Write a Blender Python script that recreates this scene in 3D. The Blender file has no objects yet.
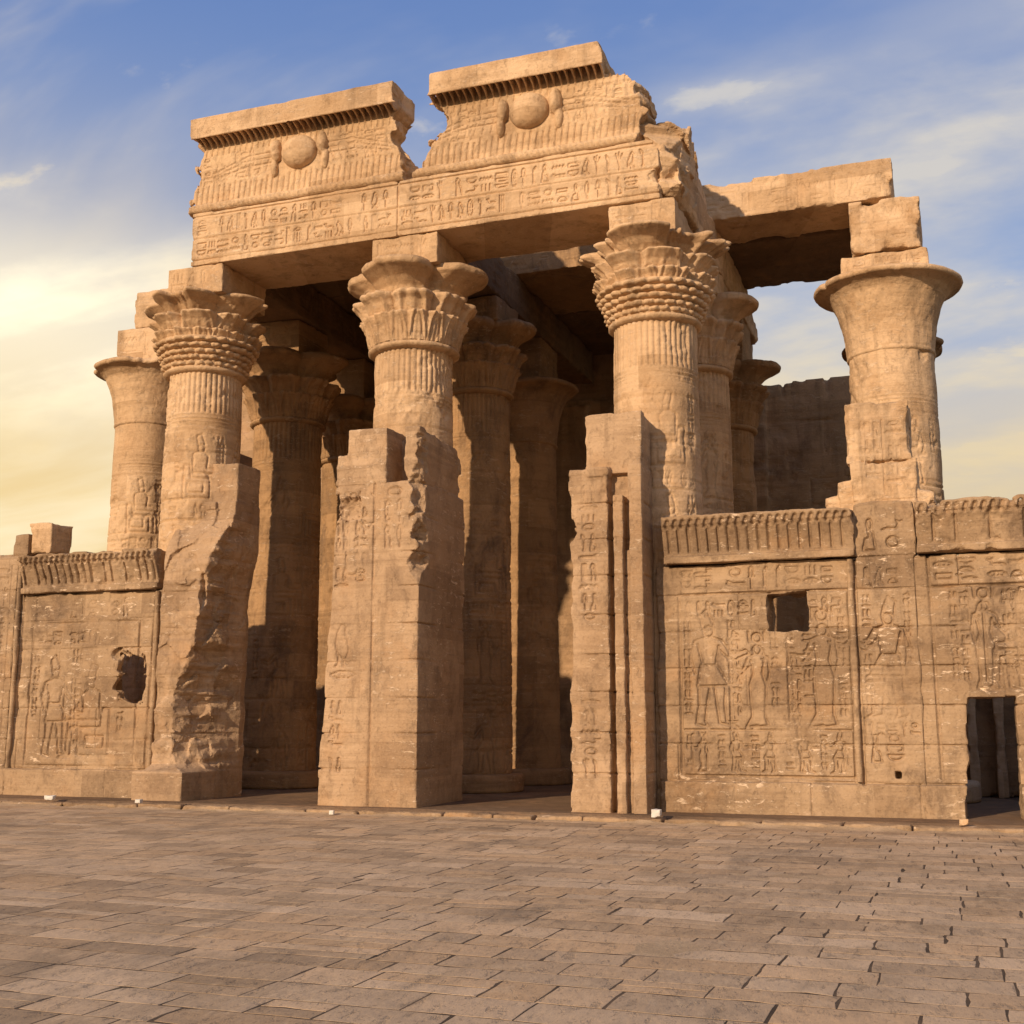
import bpy, math, random
import numpy as np
from mathutils import Vector

R = math.radians
SC = bpy.context.scene
COL = SC.collection
random.seed(7)

# ------------------------------------------------------------------ camera
cam_d = bpy.data.cameras.new('camera')
cam = bpy.data.objects.new('camera', cam_d)
COL.objects.link(cam)
cam.location = (0, 0, 1.7)
cam.rotation_euler = (R(90 + 9.7), 0, R(19.9))
cam_d.sensor_width = 36
cam_d.lens = 36 * 1213 / 1024
cam_d.clip_start = 0.05
cam_d.clip_end = 5000
SC.camera = cam
SC.render.resolution_x = SC.render.resolution_y = 1024

# ------------------------------------------------------------------ sun, sky, exposure
SUN_EL, SUN_AZ = 20.0, 19.0          # the sun stands behind the camera, SUN_AZ to its left
ca, sa, ce, se = math.cos(R(SUN_AZ)), math.sin(R(SUN_AZ)), math.cos(R(SUN_EL)), math.sin(R(SUN_EL))
sun_d = bpy.data.lights.new('sun', 'SUN')
sun = bpy.data.objects.new('sun', sun_d)
COL.objects.link(sun)
sun.location = (-20, -40, 20)
sun.rotation_euler = Vector((sa * ce, ca * ce, -se)).to_track_quat('-Z', 'Y').to_euler()
sun_d.energy = 4.7
sun_d.angle = R(0.9)
sun_d.color = (1.0, 0.755, 0.51)

world = bpy.data.worlds.new('World')
SC.world = world
world.use_nodes = True
WN, WL = world.node_tree.nodes, world.node_tree.links
WN.clear()


def wn(t, **k):
    n = WN.new(t)
    for a, v in k.items():
        if a == 'inp':
            for i, x in v.items():
                n.inputs[i].default_value = x
        else:
            setattr(n, a, v)
    return n


def wmath(op, a, b=None, clamp=False):
    n = wn('ShaderNodeMath', operation=op, use_clamp=clamp)
    for i, x in enumerate((a, b)):
        if x is None:
            continue
        if isinstance(x, (int, float)):
            n.inputs[i].default_value = x
        else:
            WL.new(x, n.inputs[i])
    return n.outputs[0]


def wmix(f, a, b):
    n = wn('ShaderNodeMix', data_type='RGBA')
    for s, x in ((0, f), (6, a), (7, b)):
        if isinstance(x, (int, float, tuple)):
            n.inputs[s].default_value = x
        else:
            WL.new(x, n.inputs[s])
    return n.outputs[2]


def wmap(v, a, b, c=0.0, d=1.0):
    n = wn('ShaderNodeMapRange', clamp=True, interpolation_type='SMOOTHSTEP')
    WL.new(v, n.inputs[0])
    for i, x in enumerate((a, b, c, d)):
        n.inputs[i + 1].default_value = x
    return n.outputs[0]


sky = wn('ShaderNodeTexSky', sky_type='NISHITA', sun_disc=False)
sky.sun_elevation = R(SUN_EL)
sky.sun_rotation = R(180 + SUN_AZ)
sky.air_density = 1.0
sky.dust_density = 1.0
skyc = wn('ShaderNodeMix', data_type='RGBA', blend_type='MULTIPLY', inp={0: 1.0, 7: (0.09, 0.085, 0.10, 1)})
WL.new(sky.outputs[0], skyc.inputs[6])
tc = wn('ShaderNodeTexCoord')
sep = wn('ShaderNodeSeparateXYZ')
WL.new(tc.outputs['Generated'], sep.inputs[0])
el = sep.outputs[2]
# how far a direction points towards the bright western glow (left of the view)
dot = wn('ShaderNodeVectorMath', operation='DOT_PRODUCT')
WL.new(tc.outputs['Generated'], dot.inputs[0])
ga = R(19.9 + 42)
dot.inputs[1].default_value = (-math.sin(ga), math.cos(ga), 0.0)
gl = wmap(dot.outputs['Value'], 0.62, 0.99)
# wispy clouds: stretched noise on a flat layer high above
div = wmath('MAXIMUM', wmath('ADD', el, 0.22), 0.03)
comb = wn('ShaderNodeCombineXYZ')
WL.new(wmath('DIVIDE', sep.outputs[0], div), comb.inputs[0])
WL.new(wmath('DIVIDE', sep.outputs[1], div), comb.inputs[1])


def cloud(scale, stretch, off, detail, rough, dist):
    mp = wn('ShaderNodeMapping', inp={3: stretch, 1: off, 2: (0, 0, R(28))})
    WL.new(comb.outputs[0], mp.inputs[0])
    n = wn('ShaderNodeTexNoise', inp={'Scale': scale, 'Detail': detail, 'Roughness': rough, 'Distortion': dist})
    WL.new(mp.outputs[0], n.inputs['Vector'])
    return n.outputs[0]


big = cloud(1.3, (0.8, 1.5, 1.0), (3.3, 1.7, 0), 6.0, 0.55, 0.4)
puff = cloud(4.6, (0.9, 1.3, 1.0), (2.2, 6.3, 0), 8.0, 0.56, 0.15)
wisp = cloud(1.7, (0.7, 1.7, 1.0), (7.3, 2.2, 0), 6.0, 0.52, 0.3)
blue = wmix(wmap(el, 0.12, 0.66), (0.42, 0.55, 0.77, 1), (0.125, 0.24, 0.58, 1))
blue = wmix(0.25, blue, skyc.outputs[2])
low = wmap(el, 0.60, 0.12)
cloudcol = wmix(gl, wmix(low, (0.76, 0.71, 0.62, 1), (0.90, 0.76, 0.52, 1)), (1.0, 0.84, 0.58, 1))
# a broad thin veil and small puffs
veil = wmap(wmath('ADD', wmath('ADD', big, wmath('MULTIPLY', low, 0.09)), wmath('MULTIPLY', gl, 0.16)), 0.42, 0.66)
det = wmap(wmath('ADD', wmath('MULTIPLY', puff, 0.45), wmath('MULTIPLY', wisp, 0.55)), 0.40, 0.62)
pf = wmap(wmath('ADD', wmath('ADD', wmath('MULTIPLY', big, 0.3), wmath('MULTIPLY', puff, 0.7)), wmath('MULTIPLY', low, 0.03)), 0.52, 0.64)
cm = wmath('MAXIMUM', wmath('MULTIPLY', veil, wmath('ADD', wmath('MULTIPLY', det, 0.6), 0.28)), wmath('MULTIPLY', pf, 0.7))
sky_a = wmix(cm, blue, cloudcol)
# warm dust low over the horizon, thickest in the west
haze = wmath('MULTIPLY', wmap(el, 0.54, 0.14), wmath('ADD', wmath('MULTIPLY', gl, 0.78), 0.06), clamp=True)
haze2 = wmath('MULTIPLY', wmap(el, 0.34, 0.12), 0.8)
sky_a = wmix(haze2, sky_a, (0.80, 0.60, 0.30, 1))
band = wmap(wmath('ADD', wisp, wmath('MULTIPLY', big, 0.5)), 0.55, 0.95)
sky_b = wmix(haze, sky_a, wmix(band, (0.96, 0.71, 0.33, 1), (1.15, 0.99, 0.68, 1)))
# brightest streak of the glow
bs = wmath('MULTIPLY', wmath('MULTIPLY', wmap(el, 0.20, 0.30), wmap(el, 0.42, 0.31)), wmath('MULTIPLY', wmap(gl, 0.35, 1.0), wmath('ADD', wmath('MULTIPLY', det, 0.5), 0.45)), clamp=True)
sky_b = wmix(bs, sky_b, (1.4, 1.25, 0.92, 1))
bg = wn('ShaderNodeBackground', inp={1: 1.0})
WL.new(sky_b, bg.inputs[0])
wo = wn('ShaderNodeOutputWorld')
WL.new(bg.outputs[0], wo.inputs[0])

SC.view_settings.view_transform = 'Standard'
SC.view_settings.look = 'None'
SC.view_settings.exposure = 0.0
SC.view_settings.gamma = 1.0


# ------------------------------------------------------------------ materials
class NT:
    def __init__(s, name):
        s.m = bpy.data.materials.new(name)
        s.m.use_nodes = True
        s.n, s.l = s.m.node_tree.nodes, s.m.node_tree.links
        s.b = s.n['Principled BSDF']
        g = s.n.new('ShaderNodeNewGeometry')
        s.pos = g.outputs['Position']

    def set(s, sock, v):
        if isinstance(v, (int, float, tuple)):
            sock.default_value = v
        else:
            s.l.new(v, sock)

    def noise(s, scale, detail=5.0, rough=0.55, dist=0.0, stretch=None, off=(0, 0, 0)):
        mp = s.n.new('ShaderNodeMapping')
        s.l.new(s.pos, mp.inputs[0])
        mp.inputs[1].default_value = off
        if stretch:
            mp.inputs[3].default_value = stretch
        t = s.n.new('ShaderNodeTexNoise')
        s.l.new(mp.outputs[0], t.inputs['Vector'])
        t.inputs['Scale'].default_value = scale
        t.inputs['Detail'].default_value = detail
        t.inputs['Roughness'].default_value = rough
        t.inputs['Distortion'].default_value = dist
        return t.outputs[0]

    def math(s, op, a, b=0.0, clamp=False):
        n = s.n.new('ShaderNodeMath')
        n.operation = op
        n.use_clamp = clamp
        s.set(n.inputs[0], a)
        s.set(n.inputs[1], b)
        return n.outputs[0]

    def ramp(s, v, a, b, c=0.0, d=1.0):
        n = s.n.new('ShaderNodeMapRange')
        n.clamp = True
        n.interpolation_type = 'SMOOTHSTEP'
        s.l.new(v, n.inputs[0])
        for i, x in enumerate((a, b, c, d)):
            n.inputs[i + 1].default_value = x
        return n.outputs[0]

    def mix(s, f, a, b, mode='MIX'):
        n = s.n.new('ShaderNodeMix')
        n.data_type = 'RGBA'
        n.blend_type = mode
        s.set(n.inputs[0], f)
        s.set(n.inputs[6], a)
        s.set(n.inputs[7], b)
        return n.outputs[2]

    def bump(s, h, strength, dist):
        n = s.n.new('ShaderNodeBump')
        n.inputs['Strength'].default_value = strength
        n.inputs['Distance'].default_value = dist
        s.l.new(h, n.inputs['Height'])
        s.l.new(n.outputs[0], s.b.inputs['Normal'])


def sandstone(name, base, dark, pale, chips=0.5, grime=0.5, fine=1.0):
    t = NT(name)
    big = t.noise(0.45, 4, 0.55, 0.4)
    mid = t.noise(2.2, 7, 0.66, 0.5)
    strata = t.noise(1.6, 7, 0.68, 0.25, stretch=(0.22, 0.22, 3.4))
    c = t.mix(t.ramp(big, 0.34, 0.66), base, pale)
    c = t.mix(t.math('MULTIPLY', t.ramp(mid, 0.46, 0.70), 0.65), c, dark)
    c = t.mix(t.math('MULTIPLY', t.ramp(strata, 0.46, 0.68), 0.5), c, dark)
    hue = t.noise(1.1, 4, 0.6, 0.3, off=(7, 3, 5))
    c = t.mix(t.math('MULTIPLY', t.ramp(hue, 0.5, 0.7), 0.3), c, (0.50, 0.28, 0.13, 1))
    # each quarried block has a tone of its own
    sp = t.n.new('ShaderNodeSeparateXYZ')
    t.l.new(t.pos, sp.inputs[0])
    row = t.math('FLOOR', t.math('DIVIDE', t.math('ADD', sp.outputs[2], -0.56), 0.7))
    w1 = t.n.new('ShaderNodeTexWhiteNoise')
    w1.noise_dimensions = '1D'
    t.l.new(row, w1.inputs['W'])
    cx_ = t.math('FLOOR', t.math('ADD', t.math('DIVIDE', t.math('ADD', sp.outputs[0], t.math('MULTIPLY', sp.outputs[1], 0.37)), 1.55), t.math('MULTIPLY', w1.outputs['Value'], 3.0)))
    w2 = t.n.new('ShaderNodeTexWhiteNoise')
    w2.noise_dimensions = '2D'
    cb = t.n.new('ShaderNodeCombineXYZ')
    t.l.new(row, cb.inputs[0])
    t.l.new(cx_, cb.inputs[1])
    t.l.new(cb.outputs[0], w2.inputs['Vector'])
    c = t.mix(t.ramp(w2.outputs['Value'], 0.55, 1.0, 0.0, 0.5), c, dark)
    c = t.mix(t.ramp(w2.outputs['Value'], 0.42, 0.0, 0.0, 0.45), c, pale)
    # grey brown weather grime in patches
    gm = t.noise(0.9, 8, 0.68, 0.5, stretch=(1, 1, 0.55), off=(4.1, 2.2, 7.7))
    c = t.mix(t.math('MULTIPLY', t.ramp(gm, 0.51, 0.70), grime), c, (0.155, 0.105, 0.07, 1))
    sm = t.noise(5.5, 7, 0.72, 0.4, stretch=(1, 1, 0.6), off=(2, 6, 1))
    c = t.mix(t.math('MULTIPLY', t.ramp(sm, 0.56, 0.68), 0.28), c, (0.17, 0.11, 0.07, 1))
    # water runs
    rn = t.noise(1.9, 6, 0.62, 0.3, stretch=(1, 1, 0.09), off=(5, 5, 2))
    c = t.mix(t.math('MULTIPLY', t.ramp(rn, 0.54, 0.68), 0.4), c, (0.19, 0.125, 0.075, 1))
    # pale lime scabs where the old skin of the stone survives
    ch = t.noise(6.0, 7, 0.75, 0.5, stretch=(0.6, 0.6, 1.8))
    chm = t.noise(0.6, 3, 0.5, off=(9, 1, 3))
    cc = t.math('MULTIPLY', t.ramp(ch, 0.56, 0.62), t.ramp(chm, 0.40, 0.60))
    c = t.mix(t.math('MULTIPLY', cc, chips), c, (0.74, 0.56, 0.39, 1))
    pits = t.noise(24.0, 5, 0.75)
    c = t.mix(t.ramp(pits, 0.55, 0.70, 0.0, 0.4), c, dark)
    c = t.mix(t.ramp(pits, 0.46, 0.34, 0.0, 0.35), c, pale)
    t.l.new(c, t.b.inputs['Base Color'])
    t.b.inputs['Roughness'].default_value = 0.95
    t.b.inputs['Specular IOR Level'].default_value = 0.08
    h = t.math('ADD', t.noise(8.0, 9, 0.72), t.math('MULTIPLY', strata, 0.8))
    h = t.math('ADD', h, t.math('MULTIPLY', t.ramp(pits, 0.55, 0.78), -0.35))
    h = t.math('ADD', h, t.math('MULTIPLY', t.ramp(sm, 0.56, 0.66), -0.3))
    h = t.math('ADD', h, t.math('MULTIPLY', cc, 0.25))
    t.bump(h, 0.65 * fine, 0.05)
    return t.m


STONE = sandstone('sandstone', (0.57, 0.382, 0.22, 1), (0.38, 0.24, 0.13, 1), (0.69, 0.485, 0.30, 1), 0.55, 0.36)
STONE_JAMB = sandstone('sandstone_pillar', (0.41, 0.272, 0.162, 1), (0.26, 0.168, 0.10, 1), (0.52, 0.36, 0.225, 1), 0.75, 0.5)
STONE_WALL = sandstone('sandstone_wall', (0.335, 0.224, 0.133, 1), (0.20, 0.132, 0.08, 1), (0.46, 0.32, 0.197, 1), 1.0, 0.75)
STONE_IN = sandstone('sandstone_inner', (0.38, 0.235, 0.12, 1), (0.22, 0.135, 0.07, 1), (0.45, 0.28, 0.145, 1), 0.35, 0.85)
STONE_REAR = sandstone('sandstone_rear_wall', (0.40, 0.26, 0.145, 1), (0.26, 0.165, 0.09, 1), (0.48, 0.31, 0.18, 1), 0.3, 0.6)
STONE_DARK = sandstone('sandstone_hall_shade', (0.20, 0.13, 0.08, 1), (0.12, 0.08, 0.05, 1), (0.25, 0.165, 0.10, 1), 0.15, 0.6)  # darker copy of the sandstone, the hall's shade put into its base colour


def paver_material():
    t = NT('paver_stone')
    at = t.n.new('ShaderNodeAttribute')
    at.attribute_name = 'tone'
    sp = t.n.new('ShaderNodeSeparateColor')
    t.l.new(at.outputs['Color'], sp.inputs[0])
    c = t.mix(sp.outputs[0], (0.34, 0.244, 0.158, 1), (0.57, 0.42, 0.28, 1))
    c = t.mix(t.math('MULTIPLY', sp.outputs[1], 0.6), c, (0.54, 0.355, 0.20, 1))
    mid = t.noise(1.3, 7, 0.62, 0.6, stretch=(1, .45, 1))
    c = t.mix(t.math('MULTIPLY', t.ramp(mid, 0.45, 0.72), 0.6), c, (0.27, 0.195, 0.125, 1))
    st = t.noise(0.5, 6, 0.65, 0.7, stretch=(1, .5, 1), off=(3, 8, 0))
    c = t.mix(t.math('MULTIPLY', t.ramp(st, 0.54, 0.70), 0.6), c, (0.19, 0.15, 0.11, 1))
    pa = t.noise(3.1, 6, 0.6, 0.4, off=(1, 5, 0))
    c = t.mix(t.math('MULTIPLY', t.ramp(pa, 0.56, 0.75), 0.6), c, (0.56, 0.42, 0.27, 1))
    fl = t.noise(9.0, 6, 0.66, 0.2, stretch=(1, .35, 1), off=(4, 4, 0))
    c = t.mix(t.math('MULTIPLY', t.ramp(fl, 0.55, 0.68), 0.3), c, (0.16, 0.12, 0.085, 1))
    c = t.mix(t.math('MULTIPLY', t.ramp(fl, 0.44, 0.34), 0.35), c, (0.55, 0.41, 0.27, 1))
    pits = t.noise(45.0, 4, 0.7, stretch=(1, .4, 1))
    c = t.mix(t.ramp(pits, 0.54, 0.72, 0.0, 0.6), c, (0.14, 0.10, 0.075, 1))
    t.l.new(c, t.b.inputs['Base Color'])
    t.b.inputs['Roughness'].default_value = 1.0
    t.b.inputs['Specular IOR Level'].default_value = 0.0
    h = t.math('ADD', t.noise(7.0, 8, 0.66, stretch=(1, .4, 1)), t.math('MULTIPLY', t.noise(2.2, 4, 0.55, stretch=(1, .5, 1)), 1.6))
    h = t.math('ADD', h, t.math('MULTIPLY', t.ramp(fl, 0.54, 0.66), -0.4))
    t.bump(h, 0.55, 0.035)
    return t.m


def soil_material():
    """dark trodden earth low in the joints, pale dry sand where it drifts over the stones"""
    t = NT('packed_sand')
    sp = t.n.new('ShaderNodeSeparateXYZ')
    t.l.new(t.pos, sp.inputs[0])
    a = t.noise(1.7, 7, 0.65, 0.5)
    drift = t.ramp(sp.outputs[2], GZ - 0.0009, GZ + 0.0004)
    c = t.mix(t.ramp(a, 0.35, 0.68), (0.075, 0.055, 0.040, 1), (0.15, 0.105, 0.07, 1))
    d = t.mix(t.ramp(a, 0.35, 0.68), (0.40, 0.285, 0.175, 1), (0.54, 0.39, 0.245, 1))
    c = t.mix(drift, c, d)
    g = t.noise(0.8, 6, 0.7, 0.4, off=(2, 7, 0))
    c = t.mix(t.math('MULTIPLY', t.ramp(g, 0.62, 0.68), 0.5), c, (0.14, 0.13, 0.065, 1))
    p = t.noise(40.0, 4, 0.7)
    c = t.mix(t.ramp(p, 0.5, 0.75, 0.0, 0.6), c, (0.12, 0.09, 0.06, 1))
    t.l.new(c, t.b.inputs['Base Color'])
    t.b.inputs['Roughness'].default_value = 0.95
    t.b.inputs['Specular IOR Level'].default_value = 0.1
    t.bump(t.noise(22.0, 8, 0.72), 0.8, 0.02)
    return t.m


def plain_material(name, col, rough=0.8):
    t = NT(name)
    a = t.noise(9.0, 5, 0.6)
    c = t.mix(t.ramp(a, 0.35, 0.7, 0.0, 0.5), col, tuple(x * 0.72 for x in col[:3]) + (1,))
    t.l.new(c, t.b.inputs['Base Color'])
    t.b.inputs['Roughness'].default_value = rough
    t.bump(t.noise(20.0, 5, 0.6), 0.3, 0.01)
    return t.m


GZ = -.10
PAVER = paver_material()
SOIL = soil_material()
WHITE = plain_material('white_paint', (0.66, 0.62, 0.56, 1))
GRASS = plain_material('dry_weed', (0.10, 0.12, 0.04, 1), 0.9)

# ------------------------------------------------------------------ noise on grids


def axis_w(c, scale, seed_off, period=None):
    """interpolation matrix (sparse in rows) from lattice to the coordinates c"""
    u = np.asarray(c, np.float64) / scale + seed_off
    i0 = np.floor(u).astype(int)
    f = u - i0
    f = f * f * (3 - 2 * f)
    if period:
        n = period
        a, b = i0 % n, (i0 + 1) % n
    else:
        base = i0.min()
        a = i0 - base
        b = a + 1
        n = b.max() + 1
    W = np.zeros((len(u), n), np.float32)
    r = np.arange(len(u))
    W[r, a] += 1 - f
    W[r, b] += f
    return W


def gnoise(xs, ys, zs, scale, seed, octaves=3, gain=0.5):
    """value noise fBm in about -1..1 on a regular grid, separable interpolation"""
    rng = np.random.default_rng(seed)
    out = np.zeros((len(xs), len(ys), len(zs)), np.float32)
    amp, tot = 1.0, 0.0
    if np.isscalar(scale):
        scale = (scale,) * 3
    for o in range(octaves):
        k = 2.0 ** o
        Wx, Wy, Wz = [axis_w(c, s / k, rng.random()) for c, s in zip((xs, ys, zs), scale)]
        L = rng.uniform(-1, 1, (Wx.shape[1], Wy.shape[1], Wz.shape[1])).astype(np.float32)
        t = np.tensordot(Wx, L, (1, 0))
        t = np.tensordot(t, Wy, (1, 1))      # x,z,y
        t = np.tensordot(t, Wz, (1, 1))      # x,y,z
        out += amp * t
        tot += amp
        amp *= gain
    return out / (tot * 0.62)


def pnoise(nt, R_, zs, scale, seed, octaves=3, gain=0.5):
    """fBm on (theta, z): wraps round"""
    rng = np.random.default_rng(seed)
    out = np.zeros((nt, len(zs)), np.float32)
    amp, tot = 1.0, 0.0
    for o in range(octaves):
        k = 2.0 ** o
        per = max(3, int(round(2 * math.pi * R_ / (scale / k))))
        th = np.arange(nt) / nt * per
        Wt = axis_w(th, 1.0, 0.0, period=per)
        Wz = axis_w(zs, scale / k, rng.random())
        L = rng.uniform(-1, 1, (per, Wz.shape[1])).astype(np.float32)
        out += amp * (Wt @ L @ Wz.T)
        tot += amp
        amp *= gain
    return out / (tot * 0.62)


# ------------------------------------------------------------------ surface nets


def surface_nets(F, lo, h):
    F = np.ascontiguousarray(F, np.float32)
    nx, ny, nz = F.shape
    S = F < 0
    cnt = np.zeros((nx - 1, ny - 1, nz - 1), np.uint8)
    for dx in (0, 1):
        for dy in (0, 1):
            for dz in (0, 1):
                cnt += S[dx:nx - 1 + dx, dy:ny - 1 + dy, dz:nz - 1 + dz]
    act = (cnt > 0) & (cnt < 8)
    ci, cj, ck = np.nonzero(act)
    idx = np.full(act.shape, -1, np.int32)
    idx[ci, cj, ck] = np.arange(len(ci))
    corners = [(a, b, c) for a in (0, 1) for b in (0, 1) for c in (0, 1)]
    val = {c: F[ci + c[0], cj + c[1], ck + c[2]] for c in corners}
    acc = np.zeros((len(ci), 3), np.float32)
    num = np.zeros(len(ci), np.float32)
    for c in corners:
        for ax in range(3):
            if c[ax]:
                continue
            d = list(c)
            d[ax] = 1
            va, vb = val[c], val[tuple(d)]
            m = (va < 0) != (vb < 0)
            t = np.where(m, va / np.where(m, va - vb, 1), 0)
            for k in range(3):
                acc[:, k] += np.where(m, c[k] + (t if k == ax else 0), 0)
            num += m
    P = acc / num[:, None]
    P += np.stack([ci, cj, ck], 1)
    V = P * h + np.asarray(lo, np.float32)
    Q = []
    for ax in range(3):
        a = [slice(1, -1)] * 3
        a[ax] = slice(0, -1)
        b = [slice(1, -1)] * 3
        b[ax] = slice(1, None)
        s0, s1 = S[tuple(a)], S[tuple(b)]
        for flip, mask in ((False, s0 & ~s1), (True, ~s0 & s1)):
            e = np.stack(np.nonzero(mask), 1)
            for k in range(3):
                if k != ax:
                    e[:, k] += 1
            o1, o2 = [(1, 2), (2, 0), (0, 1)][ax]
            d1 = np.zeros(3, int)
            d1[o1] = 1
            d2 = np.zeros(3, int)
            d2[o2] = 1
            g = lambda p: idx[p[:, 0], p[:, 1], p[:, 2]]
            q = np.stack([g(e - d1 - d2), g(e - d2), g(e), g(e - d1)], 1)
            Q.append(q[:, ::-1] if flip else q)
    return V, np.concatenate(Q)


def mesh_obj(name, V, Q, mat, loc=(0, 0, 0), parent=None, smooth=True):
    """link arrays of vertices and quads as one mesh object, origin at loc"""
    V = np.asarray(V, np.float32)
    Q = np.asarray(Q, np.int32)
    me = bpy.data.meshes.new(name)
    origin = np.asarray(parent['_o'] if parent is not None else loc, np.float32)
    me.vertices.add(len(V))
    me.vertices.foreach_set('co', (V - origin).ravel())
    n = Q.shape[1]
    me.loops.add(Q.size)
    me.loops.foreach_set('vertex_index', Q.ravel())
    me.polygons.add(len(Q))
    me.polygons.foreach_set('loop_start', np.arange(len(Q), dtype=np.int32) * n)
    me.polygons.foreach_set('use_smooth', np.full(len(Q), smooth))
    me.update(calc_edges=True)
    me.materials.append(mat)
    o = bpy.data.objects.new(name, me)
    COL.objects.link(o)
    if parent is not None:
        o.parent = parent
    else:
        o.location = loc
    return o


def tag(o, label=None, cat=None, group=None, kind=None):
    if label:
        o['label'] = label
        if not kind:
            kind = 'thing'
    if cat:
        o['category'] = cat
    if group:
        o['group'] = group
    if kind:
        o['kind'] = kind
    return o


def thing(name, loc, label, cat, group=None):
    o = bpy.data.objects.new(name, None)
    COL.objects.link(o)
    o.location = loc
    o['_o'] = tuple(float(x) for x in loc)
    return tag(o, label, cat, group)


# ------------------------------------------------------------------ carving: strokes rasterised into depth maps


class Carve:
    """a map of distances to carved lines on a face of w x h metres"""

    def __init__(s, u0, v0, u1, v1, res=0.0125):
        s.u0, s.v0, s.res = u0, v0, res
        s.nu, s.nv = int((u1 - u0) / res) + 2, int((v1 - v0) / res) + 2
        s.D = np.full((s.nu, s.nv), 9.0, np.float32)
        s.A = np.zeros((s.nu, s.nv), np.float32)     # sunk areas

    def line(s, pts, w=0.035):
        for (x0, y0), (x1, y1) in zip(pts[:-1], pts[1:]):
            r = w + 0.06
            i0 = max(0, int((min(x0, x1) - r - s.u0) / s.res))
            i1 = min(s.nu, int((max(x0, x1) + r - s.u0) / s.res) + 2)
            j0 = max(0, int((min(y0, y1) - r - s.v0) / s.res))
            j1 = min(s.nv, int((max(y0, y1) + r - s.v0) / s.res) + 2)
            if i1 <= i0 or j1 <= j0:
                continue
            X = (s.u0 + np.arange(i0, i1) * s.res)[:, None]
            Y = (s.v0 + np.arange(j0, j1) * s.res)[None, :]
            dx, dy = x1 - x0, y1 - y0
            t = np.clip(((X - x0) * dx + (Y - y0) * dy) / (dx * dx + dy * dy + 1e-9), 0, 1)
            d = np.hypot(X - x0 - t * dx, Y - y0 - t * dy) - w / 2
            s.D[i0:i1, j0:j1] = np.minimum(s.D[i0:i1, j0:j1], d)

    def rect(s, u0, v0, u1, v1, w=0.035):
        s.line([(u0, v0), (u1, v0), (u1, v1), (u0, v1), (u0, v0)], w)

    def depth(s, d0=0.03, soft=0.02):
        return d0 * np.clip(0.5 - s.D / soft, 0, 1)

    def sample(s, M, us, vs):
        """bilinear sample of a map on the outer product of us, vs"""
        fu = np.clip((np.asarray(us) - s.u0) / s.res, 0, s.nu - 1.001)
        fv = np.clip((np.asarray(vs) - s.v0) / s.res, 0, s.nv - 1.001)
        iu, iv = fu.astype(int), fv.astype(int)
        a, b = (fu - iu)[:, None], (fv - iv)[None, :]
        g = lambda i, j: M[np.ix_(i, j)]
        return ((1 - a) * (1 - b) * g(iu, iv) + a * (1 - b) * g(iu + 1, iv)
                + (1 - a) * b * g(iu, iv + 1) + a * b * g(iu + 1, iv + 1))


def arc(cx, cy, rx, ry, a0, a1, n=10):
    return [(cx + rx * math.cos(R(a0 + (a1 - a0) * i / n)), cy + ry * math.sin(R(a0 + (a1 - a0) * i / n))) for i in range(n + 1)]


TALL = [
    [arc(.5, .62, .18, .36, -80, 260, 12), [(.5, .28), (.5, .0)]],                                         # reed leaf
    [[(.2, .0), (.35, .1), (.3, .3), (.22, .55), (.3, .78), (.45, .95), (.62, .9), (.6, .76), (.72, .6), (.78, .35), (.62, .15), (.55, .12), (.55, .0)], [(.3, .3), (.75, .05)]],   # bird
    [[(.1, .05), (.35, .2), (.3, .5), (.2, .72), (.35, .92), (.52, .82), (.85, .45), (.95, .1), (.6, .25), (.5, .0)]],   # vulture
    [[(.5, .0), (.5, .5)], [(.2, .5), (.8, .5)], arc(.5, .72, .2, .25, -90, 270, 12)],                       # ankh
    [[(.5, .0), (.5, .8), (.25, .95), (.3, .75)], [(.4, .03), (.5, .12), (.6, .03)]],                        # sceptre
    [[(.15, .0), (.85, .0), (.7, .35), (.45, .4), (.55, .62), (.35, .65)], arc(.45, .8, .14, .16, 0, 360, 10), [(.15, .0), (.25, .4), (.35, .65)]],  # seated man
    [arc(.5, .5, .3, .48, 0, 360, 16), [(.5, .75), (.5, .25)], [(.35, .5), (.65, .5)]],                      # cartouche
    [[(.3, .0), (.3, 1.0)], [(.5, .0), (.5, 1.0)], [(.7, .0), (.7, 1.0)]],
    [[(.25, .0), (.3, .6), (.2, .8), (.35, 1.0), (.6, .85), (.5, .6), (.65, .5), (.8, .0)]],                 # jar
    [[(.5, .0), (.45, .45), (.2, .95)], [(.45, .45), (.5, 1.0)], [(.45, .45), (.8, .9)]],                    # plant
]
FLAT = [
    [[(.0, .3), (.12, .7), (.25, .3), (.38, .7), (.5, .3), (.62, .7), (.75, .3), (.88, .7), (1, .3)]],       # water
    [arc(.5, .5, .3, .42, 0, 360, 12)],
    [arc(.5, .15, .35, .6, 0, 180, 10), [(.15, .15), (.85, .15)]],                                           # loaf
    [arc(.5, .85, .45, .7, 180, 360, 10), [(.05, .85), (.95, .85)]],                                         # basket
    [arc(.5, .4, .48, .35, 10, 170, 10), arc(.5, .6, .48, .35, 190, 350, 10), arc(.5, .5, .13, .2, 0, 360, 8)],   # eye
    [[(.0, .2), (.3, .35), (.7, .25), (.85, .75), (1, .85)], [(.85, .75), (.72, .9)]],                       # viper
    [[(.0, .55), (.7, .55), (.95, .8)], [(.0, .3), (.75, .35), (1, .55)]],                                   # arm
    [[(.05, .1), (.05, .85), (.95, .85), (.95, .1), (.7, .1)]],                                              # house
    [[(.1, .2), (.9, .2), (.9, .7), (.1, .7), (.1, .2)]],
    [[(.2, .0), (.2, .9)], [(.5, .0), (.5, .9)], [(.8, .0), (.8, .9)]],
]
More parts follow.
